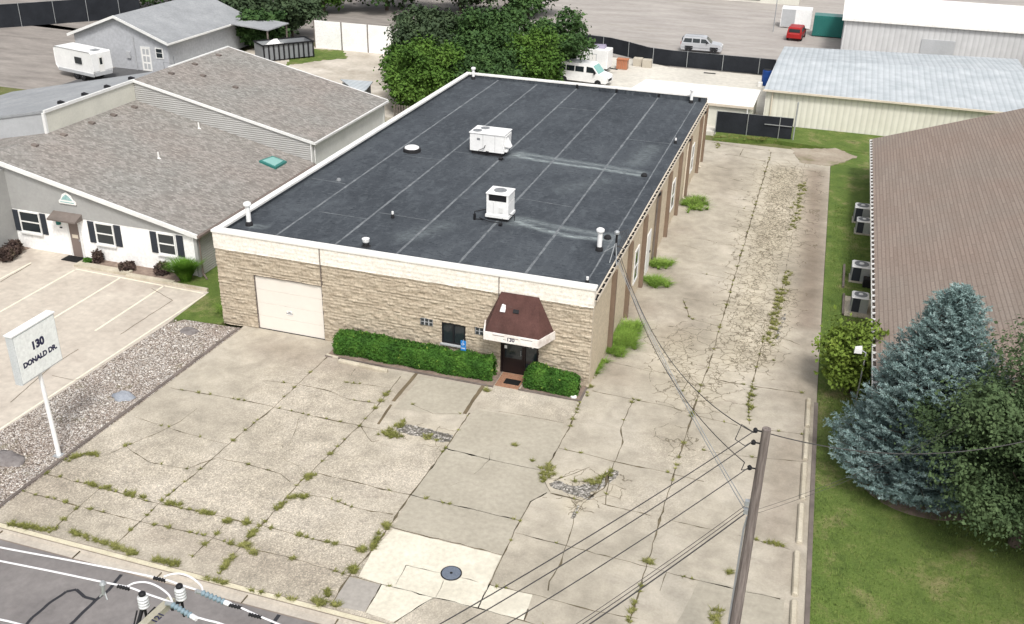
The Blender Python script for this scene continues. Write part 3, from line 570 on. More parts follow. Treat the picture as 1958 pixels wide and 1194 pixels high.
MB().box(W, D-.25, -.02, W+.15, D, 4.0).build('pilaster', MT['brown_pilaster'], bld)
MB().box(W-.005, .0, -.02, W+.012, .05, 3.72).build('corner_trim', MT['cream_paint'], bld)
for y, w_ in ((8.7, 1.0), (19.4, 1.1), (26.9, 1.1)):
    f = MB(); f.box(W, y, .9, W+.05, y+w_, 1.0); f.box(W, y, 2.6, W+.05, y+w_, 2.7); f.box(W, y, 1.0, W+.05, y+.08, 2.6); f.box(W, y+w_-.08, 1.0, W+.05, y+w_, 2.6); f.box(W, y+.08, 1.72, W+.04, y+w_-.08, 1.78)
    wf = f.build('window_frame', MT['trim_white'], bld); MB().box(W, y+.08, 1.0, W+.02, y+w_-.08, 2.6).build('pane', MT['glass'], wf)
dd = MB().box(W, 12.0, 0, W+.05, 13.0, 2.3, .01).build('side_door', MT['trim_white'], bld); MB().box(W+.05, 12.85, 1.0, W+.1, 12.9, 1.12).build('handle', MT['dark'], dd)
f = MB()
for x, z0_ in ((5.26, 2.72), (13.42, 2.6)): MB().box(x-.01, -.12, z0_, x+.01, .0, 4.5).build('control_joint', MT['timber_grey'], front)
# garage door
f = MB(); f.box(1.83, -.02, 0, 1.87, .10, 2.71); f.box(5.2, -.02, 0, 5.24, .10, 2.71); f.box(1.87, -.02, 2.66, 5.2, .10, 2.71)
fr = f.build('garage_frame', MT['timber_grey'], bld)
f = MB()
for k in range(4): f.box(1.872, .045, .02+k*.66, 5.198, .08, .02+(k+1)*.66-.008)
gd = f.build('garage_door', noisy('garage_cream', (.72, .675, .61), (.75, .705, .64), .4, .6, fv=(.985, 1.015)), bld)
f = MB().box(3.34, .025, .93, 3.62, .043, 1.12); pq = f.build('notice', MT['white_paint'], gd)
text_mesh('lettering', 'NO\nPARKING', .075, MT['ink'], pq, axes((3.48, .022, 1.045), (1, 0, 0), (0, 0, 1)), .001, .002)
MB().box(1.87, .0, -.01, 5.2, .1, .02).build('sill', MT['dark'], bld)
# glass block windows
def glassblock(x0, z0, x1, z1, nx, nz):
    f = MB().box(x0, -.005, z0, x1, .10, z1); o_ = f.build('glass_block_window', MT['grey_paint'], bld); dx = (x1-x0)/nx; dz = (z1-z0)/nz
    for i in range(nx):
        for j in range(nz): MB().box(x0+i*dx+.025, -.018, z0+j*dz+.02, x0+(i+1)*dx-.025, -.006, z0+(j+1)*dz-.02, .004).build('glass_block', MT['glass'], o_)
glassblock(9.87, 1.64, 10.45, 1.97, 3, 2); glassblock(12.37, 1.62, 12.95, 1.97, 3, 2)
f = MB(); x0, z0, x1, z1 = WN; f.box(x0, -.03, z0, x0+.05, .08, z1); f.box(x1-.05, -.03, z0, x1, .08, z1); f.box(x0+.05, -.03, z1-.05, x1-.05, .08, z1); f.box(x0+.05, -.03, z0, x1-.05, .08, z0+.05); f.box((x0+x1)/2-.03, -.035, z0+.05, (x0+x1)/2+.03, .06, z1-.05)
wf = f.build('window', MT['dark'], bld)
for k in (0, 1): MB().box(x0+.05+k*.515, .02, z0+.05, x0+.505+k*.515, .03, z1-.05).build('pane', MT['glass'], wf)
MB().box(x0-.05, -.13, z0-.07, x1+.05, .0, z0-.003).build('window_sill', MT['grey_paint'], wf)
# entry door and canopy
f = MB(); f.box(13.52, -.02, 0, 13.6, .1, 2.12); f.box(15.12, -.02, 0, 15.2, .1, 2.12); f.box(13.6, -.02, 2.04, 15.12, .1, 2.12); f.box(14.56, -.015, 0, 14.62, .1, 2.04); df = f.build('door_frame', MT['door_brown'], bld)
dr = MB().box(13.61, .03, .02, 14.55, .07, 2.03).build('entry_door', MT['door_brown'], bld); MB().box(13.7, .025, .75, 14.46, .029, 1.9).build('pane', MT['glass'], dr); MB().tube([(14.42, -.02, .95), (14.42, -.02, 1.2)], .015, 6).build('handle', MT['galv'], dr)
for x, z, w_ in ((13.68, 1.18, .11), (13.98, 1.52, .08)): MB().box(x, .015, z, x+w_, .024, z+w_*1.3).build('notice', MT['white_paint'], dr)
sd_ = MB().box(14.63, .035, .02, 15.11, .07, 2.03).build('sidelight', MT['glass'], bld); MB().box(14.88, .02, 1.38, 14.95, .033, 1.55).build('notice', MT['white_paint'], sd_)
can = MB(); zt, zb = 3.85, 2.36; A = [(13.53, -.1, zt), (15.14, -.1, zt), (15.44, -1.0, zb), (13.15, -1.0, zb), (12.86, -.06, zb), (15.83, -.06, zb)]
cn = MB(); cn.quad(A[3], A[2], A[1], A[0]); cn.quad(A[2], A[5], A[1]); cn.quad(A[4], A[3], A[0]); cn.quad(A[3], A[4], A[5], A[2]); cn.quad(A[4], A[0], A[1], A[5])
canopy = cn.build('canopy_roof', M_canopyroof, bld); canopy['label'] = 'red-brown shingled hipped canopy over the entry door'
f = MB(); zf0, zf1 = 2.04, 2.40
f.hexa([(13.10, -1.06, zf0), (15.47, -1.06, zf0), (15.44, -1.0, zf0), (13.15, -1.0, zf0), (13.10, -1.06, zf1), (15.47, -1.06, zf1), (15.44, -1.0, zf1), (13.15, -1.0, zf1)])
f.hexa([(15.47, -1.058, zf0), (15.88, -.04, zf0), (15.82, -.04, zf0), (15.442, -1.0, zf0), (15.47, -1.058, zf1), (15.88, -.04, zf1), (15.82, -.04, zf1), (15.442, -1.0, zf1)])
f.hexa([(12.80, -.04, zf0), (13.1, -1.058, zf0), (13.148, -1.0, zf0), (12.87, -.04, zf0), (12.80, -.04, zf1), (13.1, -1.058, zf1), (13.148, -1.0, zf1), (12.87, -.04, zf1)])
M_fas = noisy('peeling_white_paint', (.72, .68, .64), (.82, .79, .75), 1.2, c3=(.42, .33, .28)); fas = f.build('fascia', M_fas, canopy)
f = MB().quad((13.15, -1.0, 2.06), (12.87, -.04, 2.06), (15.82, -.04, 2.06), (15.44, -1.0, 2.06)); f.build('soffit', MT['grey_paint'], canopy)
text_mesh('street_number', '130', .23, MT['ink'], fas, axes((14.27, -1.068, 2.21), (1, 0, 0), (0, 0, 1)), .004, .004)
# peeling streaks on the fascia top edge
f = MB(); f.box(13.5, -1.064, 2.30, 14.0, -1.061, 2.33); f.box(14.15, -1.064, 2.28, 14.6, -1.061, 2.305); f.box(14.7, -1.064, 2.31, 15.2, -1.061, 2.335); f.box(13.95, -1.064, 2.17, 14.1, -1.061, 2.19); f.build('peeled_paint', MT['timber_grey'], fas)
f = MB(); f.lathe((13.72, -.42, 3.32), [(.05, -.12), (.05, .12), (.03, .13)], 10); f.loft([[(13.62, -.55, 3.16), (13.84, -.55, 3.16), (13.84, -.33, 3.4), (13.62, -.33, 3.4)], [(13.68, -.5, 3.3), (13.78, -.5, 3.3), (13.78, -.4, 3.42), (13.68, -.4, 3.42)]]); f.build('vent', MT['white_metal'], canopy)
MB().hexa([(14.18, -.52, 3.16), (14.42, -.52, 3.16), (14.42, -.44, 3.28), (14.18, -.44, 3.28), (14.18, -.55, 3.2), (14.42, -.55, 3.2), (14.42, -.46, 3.32), (14.18, -.46, 3.32)]).build('roof_patch', MT['dark'], canopy)
# roof pipes and caps (parts of the roof)
def vent_pipe(x, y, h, r, cap, lab=None):
    z = rz(x); f = MB(); f.lathe((x, y, z), [(r*1.45, 0), (r*1.25, .03), (r, .1), (r, h*.55), (r*1.02, h*.56), (r*1.02, h*.58), (r, h*.59), (r, h)], 14)
    o_ = f.build('vent_pipe', [MT['white_metal']], roof, smooth=False); MB().lathe((x, y, z), [(r*1.6, -.01), (r*1.5, .1), (r*1.1, .2), (r*1.06, .2)], 14).build('flashing', MT['black_rubber'], o_)
    if cap: MB().lathe((x, y, z+h), [(r*.8, -.02), (r*1.55, -.02), (r*1.7, .03), (r*1.6, .1), (r*1.1, .14), (.01, .15)], 14).build('cap', MT['white_metal'], o_)
    if lab: o_['label'] = lab
vent_pipe(.83, 1.6, .98, .11, True, 'tall white capped pipe at the left front roof corner'); vent_pipe(16.46, 4.8, .92, .11, True, 'tall white capped pipe near the right roof edge'); vent_pipe(.73, 32.0, .72, .10, True, 'white capped pipe at the back left roof corner'); vent_pipe(16.39, 32.1, .82, .10, True, 'white capped pipe at the back right roof corner')
for x, y in ((6.47, 4.92), (16.81, 1.18), (16.95, 22.3)): vent_pipe(x, y, .33, .055, False)
f = MB(); z = rz(6.76); f.lathe((6.76, 1.4, z), [(.22, 0), (.14, .03), (.13, .14), (.12, .16)], 14); o_ = f.build('vent_pipe', MT['black_rubber'], roof); MB().lathe((6.76, 1.4, z+.16), [(.10, 0), (.15, .06), (.17, .2), (.11, .2), (.10, .1)], 14).build('cap', MT['white_metal'], o_); o_['label'] = 'squat dark vent with open white cap'
MB().lathe((1.78, 8.68, rz(1.78)), [(.13, 0), (.11, .07), (.08, .12), (.05, .13)], 14).build('vent_pipe', MT['mid_grey'], roof)
for x, y in ((16.37, 15.62), (16.5, 6.3)): MB().lathe((x, y, rz(x)), [(.17, 0), (.17, .08), (.12, .16), (.04, .17)], 12).build('roof_drain', MT['black_rubber'], roof)
sk = MB().lathe((3.3, 14.7, rz(3.3)), [(.50, 0), (.49, .16), (.43, .2)], 28).build('skylight', MT['black_rubber'], roof); sk['label'] = 'round low skylight with white dome'
MB().lathe((3.3, 14.7, rz(3.3)+.18), [(.42, 0), (.40, .07), (.3, .12), (.15, .145), (.02, .15)], 28).build('dome', MT['white_metal'], sk, smooth=False)
for x in (11.13, 14.1, 8.3, 16.9): MB().box(x-.08, D-.30, rz(x)+.05, x+.08, D-.262, rz(x)+.3).build('scupper', MT['dark'], bld)

# rooftop units
def fan(m_, c, r, par):
    MB().lathe(c, [(r, 0), (r, .03), (r*.93, .035)], 24).build('fan_ring', MT['mid_grey'], par); 
    f = MB().lathe((c[0], c[1], c[2]+.005), [(r*.9, 0), (r*.9, .012)], 24); o_ = f.build('fan_grille', MT['dark'], par)
    f = MB()
    for k in range(6): a = k*PI/6; f.tube([(c[0]-r*.9*math.cos(a), c[1]-r*.9*math.sin(a), c[2]+.04), (c[0]+r*.9*math.cos(a), c[1]+r*.9*math.sin(a), c[2]+.04)], .006, 4)
    f.lathe((c[0], c[1], c[2]+.03), [(r*.25, 0), (r*.22, .03)], 12); f.build('fan_guard', MT['mid_grey'], par)
z = rz(7.5)
u = thing('rooftop_air_unit', 'larger white box-shaped rooftop air conditioner with two top fans, mid roof', 'air conditioner', (7.4, 16.4, z))
f = MB().box(6.42, 15.62, z+.22, 8.42, 17.0, z+1.22, .015); cab = f.build('cabinet', MT['white_metal'], u)
MB().box(6.5, 15.7, z, 8.34, 16.92, z+.2).build('curb', MT['black_rubber'], u); MB().box(6.38, 15.58, z+1.222, 8.46, 17.04, z+1.27, .01).build('top_panel', MT['white_metal'], u)
fan(None, (6.75, 16.0, z+1.272), .25, u); fan(None, (7.0, 16.6, z+1.272), .25, u)
f = MB()
for x in (7.2, 7.9): f.box(x, 15.608, z+.26, x+.008, 15.618, z+1.2)
f.box(6.85, 15.606, z+.85, 7.03, 15.618, z+.97); f.build('panel_seam', MT['mid_grey'], cab)
f = MB(); f.tube([(7.0, 15.55, z+.05), (7.0, 15.5, z+.3), (7.3, 15.55, z+.45), (7.35, 15.6, z+.6)], .02, 6); f.tube([(7.0, 15.55, z+.1), (8.3, 15.5, z+.08), (8.6, 15.2, z+.05)], .018, 6); f.box(8.3, 15.1, z, 8.5, 15.3, z+.12); f.box(7.4, 15.5, z+.15, 7.55, 15.61, z+.27); f.build('conduit', MT['dark'], u)
f = MB(); f.hexa([(8.422, 15.75, z+.6), (8.46, 15.75, z+.6), (8.46, 16.8, z+.6), (8.422, 16.8, z+.6), (8.422, 15.75, z+1.15), (8.5, 15.75, z+1.15), (8.5, 16.8, z+1.15), (8.422, 16.8, z+1.15)]); f.hexa([(8.46, 15.8, z+.55), (8.75, 15.8, z+.55), (8.75, 16.2, z+.55), (8.46, 16.2, z+.55), (8.43, 15.8, z+1.05), (8.48, 15.8, z+1.05), (8.48, 16.2, z+1.05), (8.43, 16.2, z+1.05)]); f.box(8.43, 15.7, z+.3, 8.6, 16.0, z+.4); f.build('intake_hood', MT['white_metal'], u)
z = rz(11)
u = thing('rooftop_air_unit', 'smaller white upright rooftop air conditioner with one top fan, nearer the front', 'air conditioner', (11.1, 6.9, z))
f = MB(); f.box(10.6, 6.42, z+.3, 11.68, 7.4, z+.92, .01); f.box(10.6, 6.42, z+.92, 11.68, 6.47, z+.96); f.box(10.6, 6.42, z+.961, 10.7, 7.4, z+1.3); f.box(11.58, 6.42, z+.961, 11.68, 7.4, z+1.3); f.box(10.701, 6.5, z+.93, 11.579, 7.4, z+1.27); f.build('cabinet', MT['white_metal'], u)
MB().box(10.72, 6.45, z+.97, 11.56, 6.49, z+1.28).build('coil_grille', MT['dark'], u); MB().box(10.57, 6.39, z+1.301, 11.71, 7.43, z+1.36, .015).build('top_panel', MT['white_metal'], u)
MB().box(10.56, 6.38, z+.16, 11.72, 7.44, z+.295).build('base_rail', MT['white_metal'], u); MB().box(10.64, 6.46, z, 11.64, 7.36, z+.155).build('curb', MT['black_rubber'], u)
fan(None, (11.13, 6.9, z+1.362), .3, u)
f = MB(); f.box(11.22, 6.405, z+.42, 11.42, 6.418, z+.68); f.build('data_plate', MT['lamp_glass'], u); MB().box(10.95, 6.41, z+.32, 10.955, 6.418, z+.9).build('panel_seam', MT['mid_grey'], u)
f = MB(); f.tube([(10.5, 6.3, z+.05), (10.1, 6.2, z+.05), (10.1, 6.2, z+.42), (10.3, 6.35, z+.45), (10.56, 6.6, z+.45)], .025, 6); f.tube([(10.3, 6.3, z+.1), (10.9, 6.0, z+.1), (11.5, 6.0, z+.1), (11.5, 6.1, z+.3)], .02, 6); f.box(11.4, 5.85, z, 11.55, 6.0, z+.1); f.box(10.05, 6.15, z, 10.15, 6.25, z+.3); f.tube([(11.68, 6.6, z+.35), (11.95, 6.55, z+.33), (11.97, 6.5, z+.1)], .02, 6); f.build('conduit', MT['dark'], u)
# service mast at the right roof edge
ms = thing('service_mast', 'dark electrical service mast with weatherhead and cable loops on right roof edge', 'service mast', (17.3, 4.5, 4.15))
f = MB(); f.tube([(17.25, 4.55, 4.15), (17.25, 4.55, 5.15)], .05, 8); f.build('mast_pole', MT['dark'], ms); MB().lathe((17.25, 4.55, 5.15), [(.05, 0), (.12, .03), (.12, .12), (.06, .18)], 10).build('weatherhead', MT['galv'], ms)
f = MB()
for k in range(5):
    a = .12*k; f.tube([(17.27, 4.55, 5.2), (17.4+a*.6, 4.6+a*.3, 5.25+.03*k), (17.5+a*.7, 4.55, 5.0-.05*k), (17.42+a*.5, 4.45, 4.7-.04*k), (17.30, 4.4, 4.65)], .012, 5)
f.build('cable_loop', MT['wire_dark'], ms)
f = MB(); f.tube([(17.25, 4.5, 4.75), (17.55, 3.4, 4.18)], .02, 6); f.tube([(17.2, 4.5, 4.7), (17.2, 3.6, 4.18)], .02, 6); f.tube([(17.2, 4.55, 4.6), (16.7, 4.6, 4.2)], .018, 6); f.build('brace', MT['galv'], ms)

# hedges and planter
def hedge(name, label, x0, x1, y0, y1, h, seed, n):
    r = thing(name, label, 'hedge', ((x0+x1)/2, (y0+y1)/2, 0))
    nx = int((x1-x0)/.12); V = []; F = []; ring = 14
    for i in range(nx+1):
        t = i/nx; x = x0+(x1-x0)*t; e = min(1, min(t, 1-t)*(x1-x0)/.35+.55)
        for k in range(ring):
            a = 2*PI*k/ring; ca, sa = math.cos(a), math.sin(a); sq = 1/max(abs(ca), abs(sa))**.75
            p = Vector((x, (y0+y1)/2+ca*sq*(y1-y0)/2*.92*e, h*.5+sa*sq*h*.5*(.93 if sa > 0 else 1)*(e if sa > 0 else 1)))
            d = .11*noise.noise(p*1.6+Vector((seed, 0, 0)))+.06*noise.noise(p*5); V.append((p.x, p.y+ca*d*1.2, max(.0, p.z+sa*d*1.6)))
    for i in range(nx):
        for k in range(ring): j = (k+1) % ring; F.append((i*ring+k, i*ring+j, (i+1)*ring+j, (i+1)*ring+k))
    V = np.array(V); F = np.array(F); npmesh('twig_core', V, F, M_hedge, r)
    fi = rng.integers(len(F), size=n); w = rng.random((n, 2)); q = V[F[fi]]
    P = (q[:, 0]*(1-w[:, :1])+q[:, 1]*w[:, :1])*(1-w[:, 1:])+(q[:, 3]*(1-w[:, :1])+q[:, 2]*w[:, :1])*w[:, 1:]
    nn = np.cross(q[:, 1]-q[:, 0], q[:, 3]-q[:, 0]); nn /= np.linalg.norm(nn, axis=1)[:, None]+1e-9
    c = q.mean(1); ctr = np.array([0, (y0+y1)/2, h/2]); s = np.sign(((c-ctr)*nn*[0, 1, 1]).sum(1))[:, None]; nn = nn*s
    P = P+nn*(rng.random((n, 1))*.10-.02)
    Vq, Fq = leaf_quads(P, .042, .2, .6, N=nn*.7); npmesh('foliage', Vq, Fq, M_hedge, r)
    k = max(40, n//150); P2 = P[:k]+nn[:k]*.08; Vq, Fq = leaf_quads(P2, .05, .4, .5); npmesh('new_growth', Vq, Fq, M_yellow, r); return r
hedge('hedge', 'long clipped green hedge under the front window', 6.15, 13.45, -1.12, -.22, .98, 1, 26000)
hedge('hedge', 'short green hedge at the right of the entry door', 14.85, 17.12, -1.05, -.24, .88, 9, 9000)
slab('hedge_bed', [(5.95, -1.3), (13.62, -1.3), (13.62, -.0), (5.95, -.0)], M_mulch, .03); slab('hedge_bed', [(14.76, -1.15), (17.3, -1.15), (17.3, -.0), (14.76, -.0)], M_mulch, .03)
b = MB(); b.box(5.9, -1.36, -.05, 13.64, -1.30, .06); b.box(14.7, -1.21, -.05, 17.38, -1.15, .06); b.box(17.3, -1.15, -.05, 17.38, -.1, .06); struct(b.build('bed_edging', MT['timber_grey']))
M_brick = mat_blocks('brick_paving', (.30, .13, .08), (.33, .20, .13), (.38, .2, .12), 'XYZ', w=.2, h=.1); slab('brick_walk', [(13.66, -1.16), (14.68, -1.16), (14.68, -.02), (13.66, -.02)], M_brick, .035)
tag(MB().box(13.95, -.92, .036, 14.62, -.5, .055, .01).build('doormat', MT['mat_black']), 'black doormat before the canopied entry door', 'doormat')
tag(MB().box(-11.75, 3.15, .03, -10.75, 3.78, .05, .01).build('doormat', MT['mat_black']), 'black doormat before the brown door of the white shuttered front', 'doormat')
def rockobj(name, label, c, r, mat, seed, flat=.6, group=None):
    V = []; n1, n2 = 8, 14
    for i in range(n1+1):
        th = PI*i/n1*.5
        for k in range(n2):
            a = 2*PI*k/n2; d = Vector((math.cos(a)*math.cos(th), math.sin(a)*math.cos(th), math.sin(th))); s = 1+.35*noise.noise(d*1.7+Vector((seed, 0, 0)))+.12*noise.noise(d*5+Vector((seed, 2, 0)))
            V.append((c[0]+d.x*r[0]*s, c[1]+d.y*r[1]*s, c[2]-.02+min(d.z, .8)*r[2]*s))
    F = [(i*n2+k, i*n2+(k+1) % n2, (i+1)*n2+(k+1) % n2, (i+1)*n2+k) for i in range(n1) for k in range(n2)]
    return tag(npmesh(name, V, F, mat), label, 'rock', group)
rockobj('landscape_rock', 'small white rock at the corner of the short hedge', (17.0, -1.0, .03), (.17, .1, .12), MT['white_paint'], 3)
rockobj('landscape_rock', 'flat dark round stone in the gravel bed nearest the garage door', (-.89, -1.42, .02), (.46, .34, .16), M_rock, 5)
rockobj('landscape_rock', 'long blue-grey stone in the middle of the gravel bed', (-.12, -7.15, .02), (.5, .34, .2), M_bluerock, 11)
rockobj('landscape_rock', 'dark brown stone in the gravel bed left of the sign post', (-1.25, -12.2, .02), (.7, .45, .25), M_rock, 21)
for o in (3,): pass
# accessible parking sign
s = thing('parking_sign', 'two small blue accessible parking signs on a thin post behind the hedge', 'sign', (12.05, -.5, 0))
MB().tube([(12.05, -.55, 0), (12.05, -.55, 1.56)], .02, 6).build('post', MT['galv'], s)
for z0, z1 in ((1.30, 1.54), (1.06, 1.28)):
    pn = MB().box(11.93, -.60, z0, 12.17, -.58, z1, .008).build('sign_plate', MT['blue_sign'], s)
    if z0 > 1.1:
        f = MB(); f.lathe((12.045, -.606, z0+.185), [(.016, 0), (.016, .02)], 8); f.tube([(12.04, -.606, z0+.17), (12.04, -.606, z0+.10), (12.08, -.606, z0+.10), (12.095, -.606, z0+.05)], .009, 5)
        f.tube([(12.03+.045*math.cos(a), -.606, z0+.075+.045*math.sin(a)) for a in np.linspace(2.2, 5.9, 10)], .008, 5); f.build('wheelchair_symbol', MT['white_paint'], pn)
    else: text_mesh('lettering', 'VAN', .09, MT['white_paint'], pn, axes((12.045, -.604, (z0+z1)/2), (1, 0, 0), (0, 0, 1)), .001, .002)
# wheel stops
def wheel_stop(a, c, label, group=None, w=.17, h=.14):
    a = Vector((a[0], a[1], 0)); c = Vector((c[0], c[1], 0)); t = (c-a).normalized(); n_ = Vector((-t.y, t.x, 0)); f = MB()
    prof = [(-w/2, 0), (w/2, 0), (w/2, h*.55), (w*.3, h), (-w*.3, h), (-w/2, h*.55)]; rings = []
    for s_, k in ((0, .8), (.05, 1), ((c-a).length-.05, 1), ((c-a).length, .8)): rings.append([a+t*s_+n_*(-x*k)+Vector((0, 0, zz*k+.005)) for x, zz in prof])
    f.loft(rings); return tag(f.build('wheel_stop', M_kerb), label, 'wheel stop', group)
wheel_stop(G(648, 692), G(741, 712), 'concrete wheel stop lying in front of the long hedge'); wheel_stop(G(624, 680), G(647, 686), 'short concrete wheel stop stub at the left end of the hedge', h=.08, w=.12)
stops = [((1546, 766), (1543.5, 818)), ((1542.6, 824), (1539, 881)), ((1538, 889), (1534.4, 957)), ((1532, 967), (1527.6, 1041)), ((1523.5, 1058), (1519.4, 1141)), ((1518, 1152), (1514, 1235))]
names = ['farthest', 'second from the far end', 'third from the far end', 'third from the near end', 'second from the near end', 'nearest']
for (a, c), nm in zip(stops, names): wheel_stop(G(*a), G(*c), nm+' concrete wheel stop in the row beside the lawn', 'wheel stops along the lawn', w=.2)
# manhole
mh = thing('manhole_cover', 'round blue-grey iron manhole cover in the bright new concrete', 'manhole cover', (16.06, -12.49, .004))
MB().lathe((16.06, -12.49, .004), [(.34, 0), (.34, .01), (.30, .012)], 28).build('rim_ring', MT['dark'], mh)
M_iron = noisy('blue_grey_iron', (.13, .155, .20), (.18, .21, .26), 14, .6, .2, bump=.6, bscale=50); MB().lathe((16.06, -12.49, .016), [(.30, 0), (.298, .006)], 28).build('lid', M_iron, mh); MB().lathe((16.06, -12.49, .023), [(.05, 0), (.045, .006)], 12).build('pick_hole', MT['dark'], mh)
# sign on post
sg = thing('street_sign', 'white boxed pole sign reading 130 DONALD DR. in the gravel bed', 'sign', (.27, -11.35, 0))
MB().tube([(.27, -11.32, 0), (.13, -11.25, 3.45)], [.085, .07], 12).build('post', MT['white_metal'], sg); MB().box(.12, -11.5, 0, .42, -11.2, .04).build('base_plate', MT['galv'], sg)
bx = MB(); bx.box(-.03, -12.22, 3.45, .27, -10.21, 5.31, .02); cab = bx.build('sign_box', noisy('sign_side_paint', (.48, .5, .5), (.56, .58, .58), 2), sg)
fc = MB().box(.272, -12.17, 3.5, .285, -10.26, 5.26).build('sign_face', noisy('sign_face_white', (.82, .85, .83), (.86, .88, .86), 1.0, .4), cab); MB().box(-.05, -12.25, 5.312, .3, -10.18, 5.36).build('top_trim', MT['white_metal'], cab)
text_mesh('lettering', '130', .40, MT['ink'], fc, axes((.288, -11.2, 4.60), (0, 1, 0), (0, 0, 1)), .002, .022); text_mesh('lettering', 'DONALD DR.', .265, MT['ink'], fc, axes((.288, -11.2, 4.10), (0, 1, 0), (0, 0, 1)), .002, .014, sx=1.0)

# ================================================================== LEFT NEIGHBOUR
XR, XE, S = -15.8, -3.8, .2117
nb = thing('gabled_office_building', 'grey and white gabled office building with shingle roofs stepping up at the rear', 'building', (XR, 15, 0))
def gable(y0, y1, zr, ov=.25, xw=-27.8, thick=.12, x1=XE, name='roof', mat=M_shingleR, xl=None):
    f = MB(); ze = zr-S*(x1-XR); xo = x1+.22; zo = zr-S*(xo-XR)
    f.hexa([(XR, y0, zr-thick), (xo, y0, zo-thick), (xo, y1, zo-thick), (XR, y1, zr-thick), (XR, y0, zr), (xo, y0, zo), (xo, y1, zo), (XR, y1, zr)]); o_ = f.build(name, mat, nb); return o_, ze
rf, ze = gable(3.75, 16.0, 4.97); rr, ze2 = gable(16.0, 26.6, 6.25)
f = MB(); f.hexa([(-28, 3.75, 2.3), (XR-.003, 3.75, 4.85), (XR-.003, 8.45, 4.85), (-28, 8.45, 2.3), (-28, 3.75, 2.42), (XR-.003, 3.75, 4.97), (XR-.003, 8.45, 4.97), (-28, 8.45, 2.42)]); f.build('roof', M_shingleR, nb)
f = MB(); f.hexa([(-28, 8.3, 3.55), (XR-.003, 8.3, 6.1), (XR-.003, 18.7, 6.1), (-28, 18.7, 3.55), (-28, 8.3, 3.68), (XR-.003, 8.3, 6.23), (XR-.003, 18.7, 6.23), (-28, 18.7, 3.68)]); f.build('roof', M_greyroof, nb)['label'] = 'smooth grey west roof slope'
f = MB(); f.hexa([(-19, 18.71, 2.3), (XR-.003, 18.71, 5.9), (XR-.003, 26.6, 5.9), (-19, 26.6, 2.3), (-19, 18.71, 2.42), (XR-.003, 18.71, 6.1), (XR-.003, 26.6, 6.1), (-19, 26.6, 2.42)]); f.build('roof', M_shingleR, nb)
# walls
f = MB(); f.box(-27.8, 3.9, -.1, XE, 4.05, 2.28); f.build('wall', M_white_stucco, nb)['label'] = 'white stucco lower front wall'
f = MB(); f.quad((-15.9, 3.88, 2.2), (XE, 3.88, 2.2), (XE, 3.88, 2.33), (-15.8, 3.88, 4.86)); f.quad((-15.9, 3.88, 2.2), (-15.8, 3.88, 4.86), (-15.8, 4.0, 4.86), (-15.9, 4.0, 2.2)); f.quad((-15.9, 3.88, 2.2), (-15.9, 3.99, 2.2), (XE, 3.99, 2.2), (XE, 3.88, 2.2)); f.build('gable_wall', MT['grey_siding'], nb)
f = MB(); f.box(XE-.1, 4.05, -.1, XE, 16, 2.27); f.build('wall', M_siding, nb); MB().box(XE-.15, 3.84, -.05, XE+.03, 4.04, 2.27).build('corner_post', MT['grey_siding'], nb)
f = MB(); f.box(XE-.1, 16.05, -.1, XE-.0, 26.4, ze2-.13); f.build('wall', MT['white_metal'], nb)['label'] = 'white rear side wall facing the flat roof'
f = MB(); f.hexa([(XR, 16.02, 4.9), (XE, 16.02, 2.2), (XE, 16.1, 2.2), (XR, 16.1, 4.9), (XR, 16.02, 6.14), (XE, 16.02, ze2-.13), (XE, 16.1, ze2-.13), (XR, 16.1, 6.14)]); f.build('step_wall', M_siding, nb)
for ya_, yb_ in ((15.95, 16.14), (26.3, 26.44)): MB().box(XE-.02, ya_, 0, XE+.05, yb_, ze2-.15).build('corner_trim', MT['trim_white'], nb)
f = MB(); f.box(XR-.14, 8.36, 4.6, XR-.02, 16.1, 6.11); f.build('step_wall', MT['beige_wall'], nb); f = MB(); f.hexa([(-28, 8.36, 2.3), (XR-.15, 8.36, 4.8), (XR-.15, 8.46, 4.8), (-28, 8.46, 2.3), (-28, 8.36, 3.55), (XR-.15, 8.36, 6.1), (XR-.15, 8.46, 6.1), (-28, 8.46, 3.55)]); f.build('step_wall', MT['grey_paint'], nb)
f = MB(); f.box(XR-.06, 8.24, 6.1, XR+.06, 16.1, 6.26); f.build('ridge_trim', MT['trim_white'], nb); MB().box(XR-.17, 8.2, 4.7, XR-.0, 8.355, 6.1).build('corner_trim', MT['trim_white'], nb)
MB().box(XR-.08, 19.7, 6.16, XR+.08, 26.7, 6.29).build('ridge_trim', MT['trim_white'], nb)
f = MB().box(-18.5, 26.4, -.1, XE-.1, 26.5, 2.2); f.build('wall', M_white_stucco, nb); f = MB(); f.quad((XR, 26.5, 3.4), (XE, 26.5, 3.4), (XE, 26.5, ze2-.13), (XR, 26.5, 6.14)); f.build('gable_wall', M_siding, nb)
def rake(x0, z0, x1, z1, y, mat, w=.1, h=.2, nm='rake_trim'):
    f = MB(); f.hexa([(x0, y-w, z0-h), (x1, y-w, z1-h), (x1, y, z1-h), (x0, y, z0-h), (x0, y-w, z0+.02), (x1, y-w, z1+.02), (x1, y, z1+.02), (x0, y, z0+.02)]); f.build(nm, mat, nb)
zz = lambda zr, x: zr-S*(x-XR)
rake(XR, 4.97, XE+.22, zz(4.97, XE+.22), 3.748, MT['trim_white']); rake(XR, 6.25, XE+.22, zz(6.25, XE+.22), 15.998, MT['trim_white'], .08, .14); rake(XR, 6.25, XE+.22, zz(6.25, XE+.22), 26.7, MT['trim_white'])
